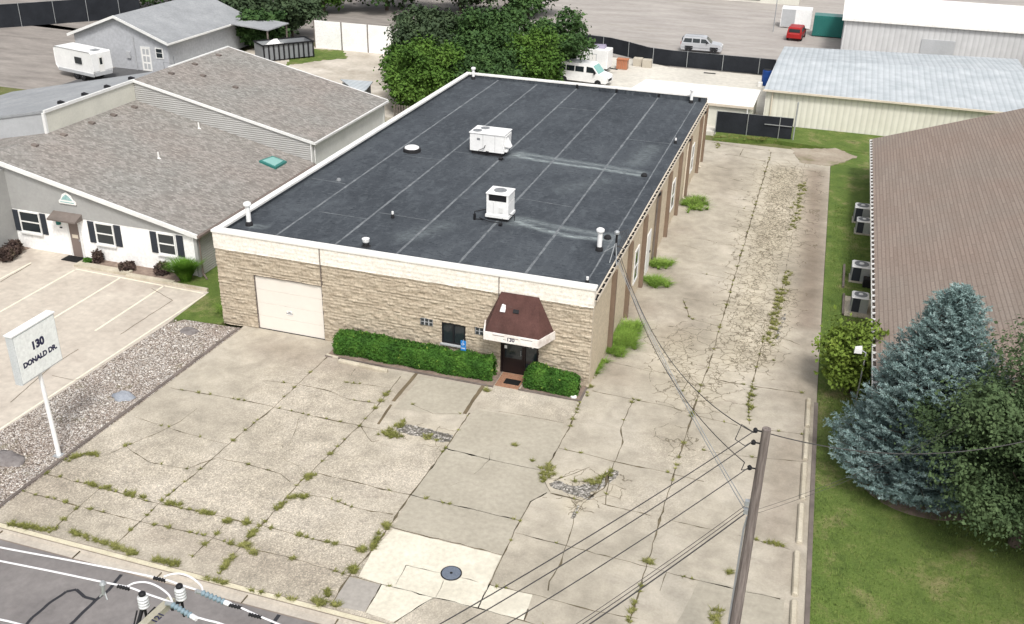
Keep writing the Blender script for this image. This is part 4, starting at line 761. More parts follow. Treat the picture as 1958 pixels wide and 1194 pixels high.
for ya, yb, zr in ((3.66, 15.9, 4.97), (15.95, 26.6, 6.25)):
    zo = zz(zr, XE+.22); f = MB(); f.box(XE+.222, ya, zo-.14, XE+.34, yb, zo-.02); f.build('gutter', MT['taupe'] if ya < 5 else MT['trim_white'], nb)
    f = MB(); f.tube([(XE+.28, ya+.25, zo-.14), (XE+.1, ya+.3, zo-.4), (XE+.1, ya+.3, .2), (XE+.5, ya-.0, .06)], .05, 6); f.build('downspout', MT['taupe'] if ya < 5 else MT['trim_white'], nb)
f = MB(); f.box(XE-.02, 15.6, 1.2, XE+.3, 15.9, 2.1); f.build('meter_box', MT['timber_grey'], nb)
# wing at the far left
MB().box(-30, -2, -.1, -15.0, 3.9, 4.35).build('wing_wall', MT['grey_siding'], nb)
# front openings
def shut_window(xa, xb, z0, z1, sl, sr):
    f = MB(); f.box(xa, 3.84, z0, xa+.07, 3.9, z1); f.box(xb-.07, 3.84, z0, xb, 3.9, z1); f.box(xa+.07, 3.84, z1-.06, xb-.07, 3.9, z1); f.box(xa+.07, 3.84, (z0+z1)/2-.03, xb-.07, 3.895, (z0+z1)/2+.03); f.box(xa+.07, 3.84, z0, xb-.07, 3.9, z0+.05)
    w_ = f.build('window', MT['trim_white'], nb); MB().box(xa+.07, 3.875, z0+.05, xb-.07, 3.89, z1-.06).build('pane', MT['glass'], w_); MB().box(xa-.04, 3.76, z0-.09, xb+.04, 3.898, z0-.003).build('window_sill', MT['trim_white'], w_)
    for a, c in (sl, sr):
        f = MB(); f.box(a, 3.855, z0, c, 3.898, z1)
        for k in range(12): zc = z0+.06+k*(z1-z0-.12)/12; f.box(a+.04, 3.845, zc, c-.04, 3.854, zc+.03)
        f.build('shutter', MT['shutter'], w_)
shut_window(-14.62, -13.3, .97, 2.14, (-15.0, -14.66), (-13.26, -12.92)); shut_window(-9.85, -8.72, .97, 2.14, (-10.28, -9.92), (-8.68, -8.3)); shut_window(-6.1, -5.05, .97, 2.12, (-6.52, -6.16), (-4.98, -4.6))
f = MB(); f.box(-11.62, 3.84, 0, -11.5, 3.9, 2.1); f.box(-10.9, 3.84, 0, -10.78, 3.9, 2.1); f.box(-11.5, 3.84, 2.02, -10.9, 3.9, 2.1); d_ = f.build('door_frame', MT['trim_white'], nb); dl = MB().box(-11.5, 3.86, .02, -10.9, 3.89, 2.02).build('front_door', MT['taupe'], nb); MB().box(-11.38, 3.85, 1.05, -11.02, 3.858, 1.25).build('notice', MT['cream_paint'], dl); MB().box(-10.98, 3.82, .9, -10.94, 3.86, 1.0).build('handle', MT['galv'], dl)
f = MB(); f.hexa([(-12.3, 3.3, 2.12), (-10.55, 3.3, 2.12), (-10.55, 3.88, 2.12), (-12.3, 3.88, 2.12), (-12.3, 3.3, 2.2), (-10.55, 3.3, 2.2), (-10.55, 3.88, 2.45), (-12.3, 3.88, 2.45)]); f.build('awning', MT['timber_grey'], nb)
f = MB(); f.box(-12.15, 3.72, 1.72, -11.98, 3.88, 1.98); f.build('wall_lamp', MT['teal'], nb); MB().box(-12.08, 3.85, 1.5, -11.95, 3.89, 1.56).build('letter_box', MT['dark'], nb)
f = MB(); ex = -11.25; pts = [(ex-.52, 2.95), (ex+.52, 2.95), (ex+.52, 3.1), (ex+.38, 3.2), (ex+.25, 3.45), (ex, 3.6), (ex-.25, 3.45), (ex-.38, 3.2), (ex-.52, 3.1)]; f.loft([[(x, 3.85, z_) for x, z_ in pts], [(x, 3.80, z_) for x, z_ in pts]]); em = f.build('wall_emblem', MT['white_paint'], nb)
f = MB(); f.loft([[(x, 3.798, z_) for x, z_ in ((ex-.35, 3.16), (ex+.35, 3.16), (ex+.18, 3.36), (ex, 3.48), (ex-.18, 3.36))], [(x, 3.79, z_) for x, z_ in ((ex-.35, 3.16), (ex+.35, 3.16), (ex+.18, 3.36), (ex, 3.48), (ex-.18, 3.36))]]); f.box(ex-.42, 3.79, 3.02, ex+.42, 3.798, 3.07); f.build('emblem_detail', noisy('pale_teal', (.2, .38, .38), (.4, .55, .53), 9), em)
# roof items
def roofbox(x, y, zr, par, dark=False):
    z_ = zr-S*abs(x-XR); f = MB(); f.hexa([(x-.16, y-.14, z_-.03), (x+.16, y-.14, z_-.06), (x+.16, y+.14, z_-.06), (x-.16, y+.14, z_-.03), (x-.13, y-.12, z_+.13), (x+.18, y-.12, z_+.07), (x+.18, y+.12, z_+.07), (x-.13, y+.12, z_+.13)]); f.build('roof_vent', MT['dark'] if dark else MT['timber_grey'], par)
for x, y in ((-15.15, 6.46), (-15.1, 8.64), (-15.2, 11.1), (-15.15, 12.97), (-15.14, 14.92)): roofbox(x, y, 4.97, rf)
for x, y in ((-15.0, 18.76), (-15.1, 21.5), (-15.15, 24.4), (-13.6, 20.1), (-11.2, 20.0)): roofbox(x, y, 6.25, rr)
for y in (10.2, 12.2, 14.2, 16.5): roofbox(-16.3, y, 6.25, rr, True)
for x, y in ((-10.0, 9.9), (-10.9, 15.2)):
    z_ = 4.97-S*(x-XR); MB().lathe((x, y, z_-.05), [(.16, 0), (.05, .08), (.05, .38), (.045, .4)], 10).build('vent_pipe', MT['white_paint'], rf)
corners = [(-5.9, 13.55), (-4.75, 13.4), (-4.75, 14.7), (-5.7, 14.75)]; q = lambda p, dz: (p[0], p[1], 4.97-S*(p[0]-XR)+dz)
f = MB().hexa([q(p, -.02) for p in corners]+[q(p, .12) for p in corners]); sk2 = f.build('skylight', MT['teal'], rf); inn = [(-5.75, 13.68), (-4.88, 13.55), (-4.9, 14.58), (-5.6, 14.6)]; MB().hexa([q(p, .121) for p in inn]+[q(p, .14) for p in inn]).build('pane', MT['teal_glass'], sk2)

# ================================================================== RIGHT NEIGHBOUR (brown roof)
rb = thing('brown_roofed_building', 'long building at the right under a broad brown shingle roof', 'building', (34, 16, 0))
XB, S2 = 28.4, .345
f = MB(); f.hexa([(XB, -1.2, 2.48), (40.5, -1.2, 2.48+S2*12.1), (40.5, 33.5, 2.48+S2*12.1), (XB, 33.5, 2.48), (XB, -1.2, 2.62), (40.5, -1.2, 2.62+S2*12.1), (40.5, 33.5, 2.62+S2*12.1), (XB, 33.5, 2.62)]); br_ = f.build('roof', M_shingleB, rb)
f = MB(); f.hexa([(40.5, -1.2, 6.5), (52.6, -1.2, 2.48), (52.6, 33.5, 2.48), (40.5, 33.5, 6.5), (40.5, -1.2, 6.79), (52.6, -1.2, 2.62), (52.6, 33.5, 2.62), (40.5, 33.5, 6.79)]); f.build('roof', M_shingleB, rb)
f = MB(); f.box(XB+.45, -.8, -.1, 52.2, 33.1, 2.5); f.build('wall', MT['cream_paint'], rb)
f = MB(); f.quad((XB+.45, 33.12, 2.4), (52.2, 33.12, 2.4), (40.5, 33.12, 6.6)); f.quad((XB+.45, -.82, 2.4), (52.2, -.82, 2.4), (40.5, -.82, 6.6)); f.build('gable_wall', MT['cream_paint'], rb)
f = MB(); f.box(XB-.13, -1.2, 2.42, XB-.11, 33.5, 2.58); f.box(XB-.11, -1.2, 2.42, XB-.002, 33.5, 2.44); f.mat(1).box(XB-.108, -1.19, 2.441, XB-.004, 33.49, 2.49).mat(0)
for y in np.arange(-.9, 33.4, .62): f.box(XB-.109, y, 2.56, XB+.02, y+.05, 2.64)
f.build('gutter', [MT['trim_white'], MT['timber_grey']], rb)
for y in (18.8, 31): MB().tube([(XB-.06, y, 2.42), (XB+.3, y, 2.2), (XB+.38, y, .1)], .04, 6).build('downspout', MT['trim_white'], rb)
# condensers
def condenser(x, y, w, h, label, group='condensers beside the brown-roofed building'):
    c = thing('condenser_unit', label, 'air conditioner', (x, y, 0), group)
    MB().box(x-w/2-.08, y-w/2-.08, -.02, x+w/2+.08, y+w/2+.08, .06).build('pad', MT['blk_conc'], c)
    f = MB(); f.box(x-w/2, y-w/2, .06, x+w/2, y+w/2, h-.06, .03); cb = f.build('coil_body', MT['shutter'], c)
    for a in (-1, 1):
        for e in (-1, 1): MB().box(x+a*w/2-.03, y+e*w/2-.03, .06, x+a*w/2+.03, y+e*w/2+.03, h-.05).build('corner_post', MT['galv'], c)
    MB().box(x+.02, y-w/2-.012, .07, x+w/2-.035, y-w/2-.002, h-.07).build('service_panel', MT['galv'], c)
    MB().box(x-w/2-.04, y-w/2-.04, h-.06, x+w/2+.04, y+w/2+.04, h, .05).build('top_panel', MT['white_metal'], c)
    MB().lathe((x, y, h), [(w*.42, 0), (w*.42, .02)], 24).build('fan_grille', MT['mid_grey'], c); MB().lathe((x, y, h+.02), [(w*.15, 0), (w*.13, .03)], 12).build('fan_hub', MT['white_metal'], c)
condenser(28.15, 24.6, .82, .98, 'farthest and tallest of the four condensers by the brown roof'); condenser(28.25, 22.7, .74, .8, 'second farthest condenser, just in front of the tallest one'); condenser(28.12, 15.6, .86, .88, 'condenser just behind the bare concrete strip by the brown roof'); condenser(28.1, 11.7, .74, .86, 'nearest condenser, on the bare concrete strip by the brown roof')
tag(MB().box(28.3, 14.6, 0, 28.7, 15.1, .45, .02).build('utility_box', MT['dark']), 'small dark box against the wall beside a condenser', 'utility box')
for x0, y0, x1, y1, l in ((27.35, 10.9, 27.4, 13.3, 'grey timber edging board at the condenser strip'), (27.3, 14.2, 27.35, 17.2, 'thin grey edging board lying in the grass beside the condenser behind the strip')): tag(MB().box(x0, y0, -.02, x1+.06, y1, .10).build('edging_board', MT['timber_grey']), l, 'edging board')
fl = thing('flood_light', 'white flood lamp on a thin post above the yellow-green shrub', 'lamp', (27.9, 2.3, 0)); MB().tube([(28.05, 2.3, 0), (28.05, 2.3, 2.5), (27.85, 2.3, 2.6)], .03, 8).build('post', MT['galv'], fl); MB().hexa([(27.6, 2.2, 2.45), (27.9, 2.15, 2.5), (27.9, 2.5, 2.5), (27.6, 2.45, 2.45), (27.62, 2.22, 2.65), (27.88, 2.17, 2.7), (27.88, 2.48, 2.7), (27.62, 2.43, 2.65)]).build('lamp_head', MT['white_metal'], fl)

# ================================================================== PLANTS
def trunk_mesh(base, h, r, parent, seed, branches=7, spread=.5, mat=None):
    random.seed(seed); f = MB(); P = [Vector(base)]; 
    for k in range(1, 6): P.append(P[0]+Vector((random.uniform(-.04, .04)*h*k/5, random.uniform(-.04, .04)*h*k/5, h*k/5)))
    f.tube(P, [r, r*.8, r*.68, r*.5, r*.34, r*.15], 9)
    for k in range(branches):
        t = .3+.6*k/branches; p = P[0].lerp(P[-1], t); a = random.uniform(0, 2*PI); L = h*spread*(1-.5*t)
        d = Vector((math.cos(a), math.sin(a), .6)); f.tube([p, p+d*L*.5, p+d*L+Vector((0, 0, L*.2))], [r*.4*(1-t*.5), r*.22, r*.06], 6)
    return f.build('trunk', mat or M_bark, parent)
def broadleaf(name, label, cat, base, h, rad, mat, n, seed, size=.14, low=.25, group=None, lobes=40, squash=.85, al=.35):
    rs = np.random.default_rng(seed); r = thing(name, label, cat, (base[0], base[1], 0), group); trunk_mesh((base[0], base[1], 0), h*.8, .05*h*.6, r, seed)
    cz = h*(low+1)/2; hz = h*(1-low)/2; ctr = np.array([base[0], base[1], cz]); d = rs.normal(size=(lobes, 3)); d /= np.linalg.norm(d, axis=1)[:, None]
    cs = ctr+d*np.array([rad, rad, hz])*(.30+.58*rs.random((lobes, 1))**.8); rr_ = (.17+.24*rs.random(lobes))*min(rad, hz*1.2)*(26/lobes)**.15*1.15
    which = rs.integers(lobes, size=n); dd_ = rs.normal(size=(n, 3)); dd_ /= np.linalg.norm(dd_, axis=1)[:, None]; dd_[:, 2] = np.where(rs.random(n) < .65, np.abs(dd_[:, 2]), dd_[:, 2])
    bump_ = 1+.38*np.sin(dd_[:, :1]*5.3+which[:, None]*1.7)*np.sin(dd_[:, 1:2]*4.9+which[:, None]*2.3+1)*np.sin(dd_[:, 2:]*5.7+which[:, None])+.22*np.sin(dd_[:, :1]*13+which[:, None])*np.sin(dd_[:, 1:2]*12+2*which[:, None])
    rad_ = rr_[which][:, None]*bump_*(.66+.42*rs.random((n, 1))**.6); P = cs[which]+dd_*rad_*np.array([1, 1, squash])
    out_ = rs.random(n) < .07; P[out_] = ctr+(P[out_]-ctr)*(1.05+.18*rs.random((int(out_.sum()), 1)))
    # twiggy clumps: pull leaves to small cluster centres
    P += .16*rad*rs.normal(size=(lobes, 3))[which]*.5; P += .10*rad*np.stack([np.sin(P[:, 1]*4.1+seed), np.sin(P[:, 2]*4.7+seed*2), np.sin(P[:, 0]*4.4+seed*3)], 1)*.35
    P[:, 2] = P[:, 2].clip(.12)
    Vq, Fq = leaf_quads(P, size, .25, .62, N=dd_*al); npmesh('crown', Vq, Fq, mat, r); return r
G2 = lambda x, y: G(x, y)[:2]
# rear tree group
broadleaf('broadleaf_tree', 'bright green bushy tree at the left of the rear clump, touching the flat roof', 'tree', (-6.3, 38.8), 5.3, 3.5, M_leafB, 46000, 1, .115, .0)
broadleaf('broadleaf_tree', 'grey-green tree behind the left bushy tree, over the white fence', 'tree', (-8.7, 46.0), 6.2, 3.8, M_leafC, 36000, 2, .125, .05)
broadleaf('broadleaf_tree', 'tall dark tree in the middle of the rear clump', 'tree', (-3.2, 46.5), 6.6, 4.8, M_leafA, 46000, 3, .13, .0)
broadleaf('broadleaf_tree', 'dark low tree behind the roof pipe at the back left corner', 'tree', (-1.6, 40.6), 4.4, 3.4, M_leafA, 34000, 4, .12, .0)
broadleaf('broadleaf_tree', 'mid green tree behind the back parapet, right of the roof pipe', 'tree', (1.2, 45.0), 5.4, 3.4, M_leafB, 34000, 5, .12, .0)
broadleaf('broadleaf_tree', 'dark green tree reaching over the white truck', 'tree', (1.2, 51.8), 5.6, 3.2, M_leafA, 28000, 6, .125, .15)
for k, (px, py, h, r_, mt, lab) in enumerate(((500, 86, 3.6, 2.8, M_leafA, 'dark bush growing behind the open-top dumpster'), (470, 70, 5.2, 3.0, M_leafC, 'dark tree at the corner of the grey gabled shop'), (560, 72, 4.5, 3.2, M_leafC, 'dark tree left of the white fence'), (350, 10, 6.5, 4.5, M_leafA, 'dark tree beyond the grey gabled shop'), (240, 20, 5.0, 3.5, M_leafA, 'dark tree at the end of the far black fence'), (620, 25, 6.5, 4.5, M_leafB, 'green tree far behind the white fence'), (740, 20, 7.5, 5.0, M_leafA, 'large dark tree behind the white fence'), (880, 25, 6.5, 4.5, M_leafC, 'dusky tree farthest behind the rear clump'), (1010, 30, 6.0, 4.0, M_leafA, 'dark tree behind the black screened fence'))):
    x, y = G2(px, py); broadleaf('broadleaf_tree', lab, 'tree', (x, y), h, r_, mt, 15000, 20+k, .2, .05)
def shrub(name, label, x, y, h, r_, mat, n, seed, size=.06, cat='shrub'):
    rs = np.random.default_rng(seed); t = thing(name, label, cat, (x, y, 0)); f = MB()
    for k in range(9): a = k*.7; f.tube([(x, y, 0), (x+math.cos(a)*r_*.35, y+math.sin(a)*r_*.35, h*.45), (x+math.cos(a)*r_*.75, y+math.sin(a)*r_*.75, h*.8)], [.02, .014, .006], 5)
    f.build('stems', M_bark, t); P = rs.normal(size=(n, 3)); P /= np.linalg.norm(P, axis=1)[:, None]; rr_ = (.55+.5*rs.random((n, 1))**.7)
    P = P*rr_; rough = 1+.3*np.sin(P[:, :1]*7+seed)*np.cos(P[:, 1:2]*6); P = P*rough; P = P*np.array([r_, r_, h*.5])+np.array([x, y, h*.52]); P[:, 2] = P[:, 2].clip(.03)
    Vq, Fq = leaf_quads(P, size, .3, .55); npmesh('foliage', Vq, Fq, mat, t); return t
shrub('shrub', 'spiky russet shrub right of the brown front door', -9.72, 3.55, .7, .26, M_russet, 900, 1); shrub('shrub', 'low dark russet shrub under the middle shuttered window', -7.75, 3.3, .42, .4, M_russet, 1200, 2)
shrub('shrub', 'dark russet shrub under the right shuttered window', -5.75, 3.5, .65, .38, M_russet, 1200, 3); shrub('shrub', 'upper dark russet shrub at the left edge of the forecourt', -14.5, 3.0, .75, .42, M_russet, 1500, 4); shrub('shrub', 'lower russet shrub at the left edge of the forecourt', -14.3, 2.2, .65, .48, M_russet, 1500, 5)
shrub('shrub', 'tiny dark plant beside the doormat of the white front', -10.2, 3.3, .3, .2, M_hedge, 300, 6)
def blades(P, H, lean=.5, w=.012, seg=1):
    n = len(P); a = rng.random(n)*2*PI; d = np.stack([np.cos(a), np.sin(a), np.zeros(n)], 1); s = np.stack([-np.sin(a), np.cos(a), np.zeros(n)], 1); H = H[:, None]; L = (lean*rng.random((n, 1)))
    m1 = P+d*H*L*.4+np.array([0, 0, 1])*H*.6; tip = P+d*H*L*1.2+np.array([0, 0, 1])*H; w_ = w*(.6+.8*rng.random((n, 1)))
    V = np.stack([P-s*w_, P+s*w_, m1+s*w_*.8, m1-s*w_*.8, tip+s*w_*.15, tip-s*w_*.15], 1).reshape(-1, 3); k = np.arange(n)[:, None]*6
    return V, np.concatenate([k+np.array([[0, 1, 2, 3]]), k+np.array([[3, 2, 4, 5]])])
n = 2600; a = rng.random(n)*2*PI; rr_ = .25*np.sqrt(rng.random(n)); P = np.stack([-4.25+rr_*np.cos(a), 3.25+rr_*np.sin(a), np.zeros(n)+.02], 1); V_, F_ = blades(P, .75+.35*rng.random(n), 1.0, .012)
tag(npmesh('ornamental_grass', V_, F_, mat_leaf('fresh_grass_blade', (.05, .12, .012), (.09, .2, .02), (.16, .28, .04), 2)), 'tall bright green ornamental grass clump at the white corner', 'grass clump')
# yellow green shrub at right
yg = broadleaf('young_tree', 'feathery yellow-green sapling beside the blue spruce', 'tree', (27.8, 3.4), 3.2, 1.5, M_yellow, 9000, 31, .085, .0, lobes=90, al=.05)
# spruce
def spruce(label, x, y, h, R, seed):
    rs = random.Random(seed); t = thing('blue_spruce', label, 'tree', (x, y, 0)); MB().tube([(x, y, 0), (x, y, h*.5), (x, y, h*.97)], [.17, .1, .02], 8).build('trunk', M_bark, t)
    bf = MB(); C_ = []; A_ = []; zc = .25
    while zc < h*.985:
        u = zc/h; Rl = R*(1-u)**.66*(1+.10*math.sin(zc*2.1))*(.93+.1*rs.random()); nb_ = max(6, int(24*(1-u)+6)); a0 = rs.random()*6
        for k in range(nb_):
            a = a0+2*PI*k/nb_+rs.uniform(-.2, .2); L = Rl*rs.uniform(.72, 1.02); d = np.array([math.cos(a), math.sin(a), 0]); droop = -.28*(1-u)+.12*u; s_ = np.array([-math.sin(a), math.cos(a), 0])
            pt = lambda q: np.array([x, y, zc])+d*L*q+np.array([0, 0, 1])*(L*(droop*q+.30*q*q*q+.15*q))
            if k % 2 == 0: bf.tube([tuple(pt(0)), tuple(pt(.5)), tuple(pt(.95))], [.03, .018, .006], 4)
            m_ = int(9+L*14)
            for j in range(m_):
                q = .22+.8*(j/m_); wd = L*.30*(1.15-q)*rs.uniform(-1, 1); side = s_*wd; p = pt(q)+side+np.array([0, 0, rs.uniform(-.06, .04)-abs(wd)*.25]); ax = d*.75+s_*(.8*np.sign(wd))+np.array([0, 0, .18]); C_.append(p); A_.append(ax)
        zc += .125+.04*rs.random()
    bf.build('branches', M_bark, t); C_ = np.array(C_); A_ = np.array(A_); A_ /= np.linalg.norm(A_, axis=1)[:, None]
    # each spray is a brush of needles round its twig
    K = 12; n_ = len(C_)*K; Cn = np.repeat(C_, K, 0); An = np.repeat(A_, K, 0); tpos = rng.random((n_, 1)); Ls = .20
    base = Cn+An*Ls*(tpos-.5); rd = rng.normal(size=(n_, 3)); rd -= (rd*An).sum(1)[:, None]*An; rd /= np.linalg.norm(rd, axis=1)[:, None]; rd[:, 2] += .35
    dirn = rd*.8+An*.8; dirn /= np.linalg.norm(dirn, axis=1)[:, None]; ln = .085*(.7+.6*rng.random((n_, 1))); sd2 = np.cross(dirn, rng.normal(size=(n_, 3))); sd2 /= np.linalg.norm(sd2, axis=1)[:, None]; w_ = .013
    V = np.stack([base-sd2*w_, base+sd2*w_, base+dirn*ln+sd2*w_*.6, base+dirn*ln-sd2*w_*.6], 1).reshape(-1, 3); npmesh('needles', V, np.arange(4*n_).reshape(-1, 4), M_spruce, t); return t
spruce('conical blue spruce between the brown roof and the lawn', 30.2, -2.1, 7.75, 3.35, 3)
broadleaf('broadleaf_tree', 'soft green tree at the right edge in front of the blue spruce', 'tree', (33.2, -5.0), 6.9, 3.3, M_pine, 90000, 41, .055, .05, lobes=60, al=.9)
broadleaf('broadleaf_tree', 'unseen soft green tree added outside the right edge to shade the lawn', 'tree', (38.8, -7.5), 8.0, 4.2, M_pine, 50000, 42, .075, .05, lobes=60, al=.9)  # out of view, added to cast shade on the lower right lawn
slab('mulch_ring', [(30.4+2.5*math.cos(a)*(1+.05*math.sin(3*a)), -2.0+2.5*math.sin(a)) for a in np.linspace(0, 2*PI, 30)[:-1]], M_mulch, -.008)
# weeds in the joints
def tufts(name, L, mat, dens=260):
    Ps = []; Hs = []
    for x, y, r_, hm in L:
        n_ = int(dens*r_*2.2)+6; a = rng.random(n_)*2*PI; q = r_*np.sqrt(rng.random(n_)); Ps.append(np.stack([x+q*np.cos(a)*1.2, y+q*np.sin(a), np.full(n_, .003)], 1)); Hs.append((.04+.35*r_)*hm*(1.7 if hm > 1.1 else 1)*(.5+rng.random(n_)))
    V, F = blades(np.concatenate(Ps), np.concatenate(Hs), 2.6, .009); o_ = npmesh(name, V, F, mat); o_['kind'] = 'stuff'; return tag(o_, None, None)
def patch(pxs, r_, n_, hm=1.0):
    P = GP(pxs); out = []
    for _ in range(n_):
        k = rng.integers(max(1, len(P)-1)); t = rng.random(); a = P[k]; c = P[min(k+1, len(P)-1)]; out.append((a[0]+(c[0]-a[0])*t+rng.normal()*r_*.8, a[1]+(c[1]-a[1])*t+rng.normal()*r_*.8, (.03+.05*rng.random())*(1 if hm <= 1 else 1.3), hm))
    return out
WL = [(x, y, r_*.45, .85) for x, y, r_, _ in WEEDS]
for pxs, r_, k in (([(20, 1003), (100, 1018)], .07, 26), ([(140, 1020), (215, 1045), (262, 1062)], .05, 40), ([(285, 1068), (345, 1082)], .05, 20), ([(375, 1100), (440, 1120)], .04, 8), ([(480, 1130), (570, 1148)], .04, 8), ([(600, 1150), (640, 1158)], .09, 14), ([(320, 963), (342, 966)], .05, 8), ([(175, 925), (182, 930)], .05, 6), ([(200, 932), (208, 934)], .05, 6), ([(240, 943), (250, 946), (275, 952)], .06, 10), ([(385, 978), (405, 985)], .06, 8), ([(435, 997)]*2, .07, 8), ([(470, 1000)]*2, .05, 6), ([(487, 1015), (480, 1028)], .07, 10), ([(465, 1040), (470, 1048)], .08, 12), ([(445, 1065), (425, 1090)], .05, 14), ([(480, 1056), (490, 1058)], .05, 6), ([(588, 915), (600, 908)], .06, 10), ([(555, 952), (590, 950)], .05, 14), ([(545, 960), (530, 975)], .05, 8), ([(740, 1006)]*2, .06, 10), ([(725, 1022), (712, 1050)], .05, 10), ([(690, 1055)]*2, .06, 6), ([(675, 1085), (678, 1096)], .06, 14), ([(630, 1130), (620, 1140)], .06, 8),
                   ([(740, 830), (755, 835)], .22, 34), ([(770, 815)]*2, .15, 8), ([(820, 838)]*2, .15, 8), ([(1050, 890), (1042, 918)], .12, 24), ([(1080, 915), (1140, 925), (1165, 905)], .10, 18), ([(1535, 352), (1525, 400), (1515, 445)], .16, 60), ([(1510, 520), (1495, 560), (1480, 610), (1470, 660)], .16, 90), ([(1440, 740), (1436, 790)], .05, 12), ([(160, 868), (190, 870)], .12, 12), ([(125, 880), (150, 872)], .08, 10), ([(1372, 1165), (1368, 1190)], .12, 12), ([(1398, 1097)]*2, .06, 4), ([(1360, 262), (1480, 268)], .35, 60), ([(1370, 288), (1376, 268)], .2, 10), ([(1475, 1042), (1500, 1048)], .08, 6), ([(930, 748)]*2, .06, 5), ([(1120, 762), (1140, 700), (1148, 690)], .05, 22), ([(1204, 1185), (1215, 1150)], .06, 6), ([(1240, 1075)]*2, .07, 5), ([(985, 852)]*2, .05, 3), ([(1018, 882)]*2, .03, 2)): WL += patch(pxs, r_, k, 1.0)
tag(tufts('joint_weeds', WL, M_weed), 'yellow-green weeds growing in the joints and cracks of the concrete', 'weeds')
WG = []
for pxs, r_, k, hm in (([(1330, 385), (1325, 400)], .45, 60, 1.6), ([(1262, 508)]*2, .32, 30, 1.7), ([(1250, 543), (1262, 545)], .3, 34, 1.7), ([(1196, 640), (1190, 665)], .34, 70, 2.0), ([(1212, 628)]*2, .2, 14, 1.6), ([(1166, 672), (1185, 678)], .2, 24, 1.5), ([(1135, 715), (1150, 690)], .08, 16, 1.2), ([(430, 590), (440, 605)], .15, 8, 2.2)): WG += patch(pxs, r_, k, hm)
tag(tufts('wall_weeds', WG, M_weedg, 320), 'green weed clumps at the foot of the side wall', 'weeds')
P = []
for _ in range(26): x, y, _z = G(rng.uniform(1308, 1345), rng.uniform(380, 395)); P.append((x+rng.normal()*.1, y, .05, 1.6))
tag(tufts('wall_weeds', P, M_russet, 300), 'reddish dry weeds in the far clump at the side wall', 'weeds')
# lawn blades near the camera side
n = 60000; x = 26.6+rng.random(n)*13; y = -13+rng.random(n)*40; keep = (x > lot_x(y)[1]+.05) & ~((x > 28.8) & (y > -1)); x = x[keep]; y = y[keep]
V_, F_ = blades(np.stack([x, y, np.full(len(x), -.02)], 1), .05+.05*rng.random(len(x)), 1.2, .009); tag(npmesh('grass', V_, F_, mat_leaf('lawn_blade', (.075, .13, .025), (.115, .175, .035), (.2, .21, .07), 1.0, .5)), 'mown grass blades of the right lawn', 'grass', kind='stuff')
# gravel stones
n = 3800; t = rng.random((n, 2)); y = -15+14.4*t[:, 0]; xl = -2.25-(-1.2-y).clip(0)*.058; xr = .93+(y+.35)*.027-.15; x = xl+(xr-xl)*t[:, 1]; s = .02+.026*rng.random(n)
dirs = np.array([(1, 0, 0), (0, 1, 0), (-1, 0, 0), (0, -1, 0), (0, 0, .7), (0, 0, -.3)]); jit = 1+.5*(rng.random((n, 6, 1))-.5)
V = (np.stack([x, y, np.full(n, .025)], 1)[:, None, :]+dirs[None]*jit*s[:, None, None]).reshape(-1, 3); k = np.arange(n)[:, None, None]*6; F = (k+np.array([[0, 1, 4], [1, 2, 4], [2, 3, 4], [3, 0, 4]])[None]).reshape(-1, 3)
M_peb = NT('pebble'); vv = M_peb.pos(); wn_ = M_peb.n("ShaderNodeTexVoronoi"); wn_.inputs['Scale'].default_value = 9; M_peb.l(vv, wn_.inputs['Vector']); sp_ = M_peb.n("ShaderNodeSeparateColor"); M_peb.l(wn_.outputs['Color'], sp_.inputs[0]); M_peb = M_peb.done(M_peb.ramp(sp_.outputs[0], [(0, (.22, .17, .14)), (.4, (.42, .37, .32)), (1, (.72, .69, .64))]))
tag(npmesh('gravel', V, F, M_peb), 'loose pale pebbles of the gravel bed', 'gravel', kind='stuff')

# ================================================================== POLES AND WIRES
up_ = thing('utility_pole', 'weathered wooden utility pole at the right front of the lot', 'utility pole', (24.78, -14.4, 0))
MB().tube([(24.78, -14.4, -.2), (24.78, -14.4, 4), (24.78, -14.4, 8.52)], [.15, .13, .105], 12).build('pole', M_pinewood, up_)
MB().tube([(24.66, -14.4, 5.9), (24.62, -14.4, 5.5), (24.62, -14.4, 0)], .03, 6).build('conduit', MT['galv'], up_)
for z_ in (8.42, 8.08, 7.35):
    f = MB(); f.tube([(24.68, -14.4, z_), (24.5, -14.4, z_)], .02, 6); f.lathe((24.53, -14.4, z_-.06), [(.03, 0), (.06, .02), (.045, .05), (.06, .08), (.03, .12)], 10); f.build('spool_insulator', MT['dark'], up_)
for z_ in (6.25, 6.0): MB().box(24.55, -14.46, z_, 24.66, -14.34, z_+.14).build('cable_clamp', MT['galv'], up_)
def sag(a, c, s, n=16):
    a = Vector(a); c = Vector(c); return [tuple(a.lerp(c, i/n)-Vector((0, 0, 4*s*(i/n)*(1-i/n)))) for i in range(n+1)]
def wire(name, paths, r, mat, label, cat='cable', group=None):
    f = MB()
    for p in paths: f.tube(p, r, 5)
    return tag(f.build(name, mat), label, cat, group)
FAR = lambda z, dx=0: (17.2+dx, -26.9, z)
wire('power_line', [sag((24.5, -14.42, 8.4), FAR(8.55), .25)], .013, MT['wire_dark'], 'topmost dark cable from the lot pole toward the street pole', 'power line', 'cables from the lot pole to the street')
wire('power_line', [sag((24.5, -14.42, 8.1), FAR(8.3), .3)], .013, MT['wire_dark'], 'second dark cable from the lot pole toward the street pole', 'power line', 'cables from the lot pole to the street')
wire('power_line', [sag((24.5, -14.42, 7.35), FAR(7.7), .3)], .013, MT['wire_dark'], 'third dark cable from the lot pole toward the street pole', 'power line', 'cables from the lot pole to the street')
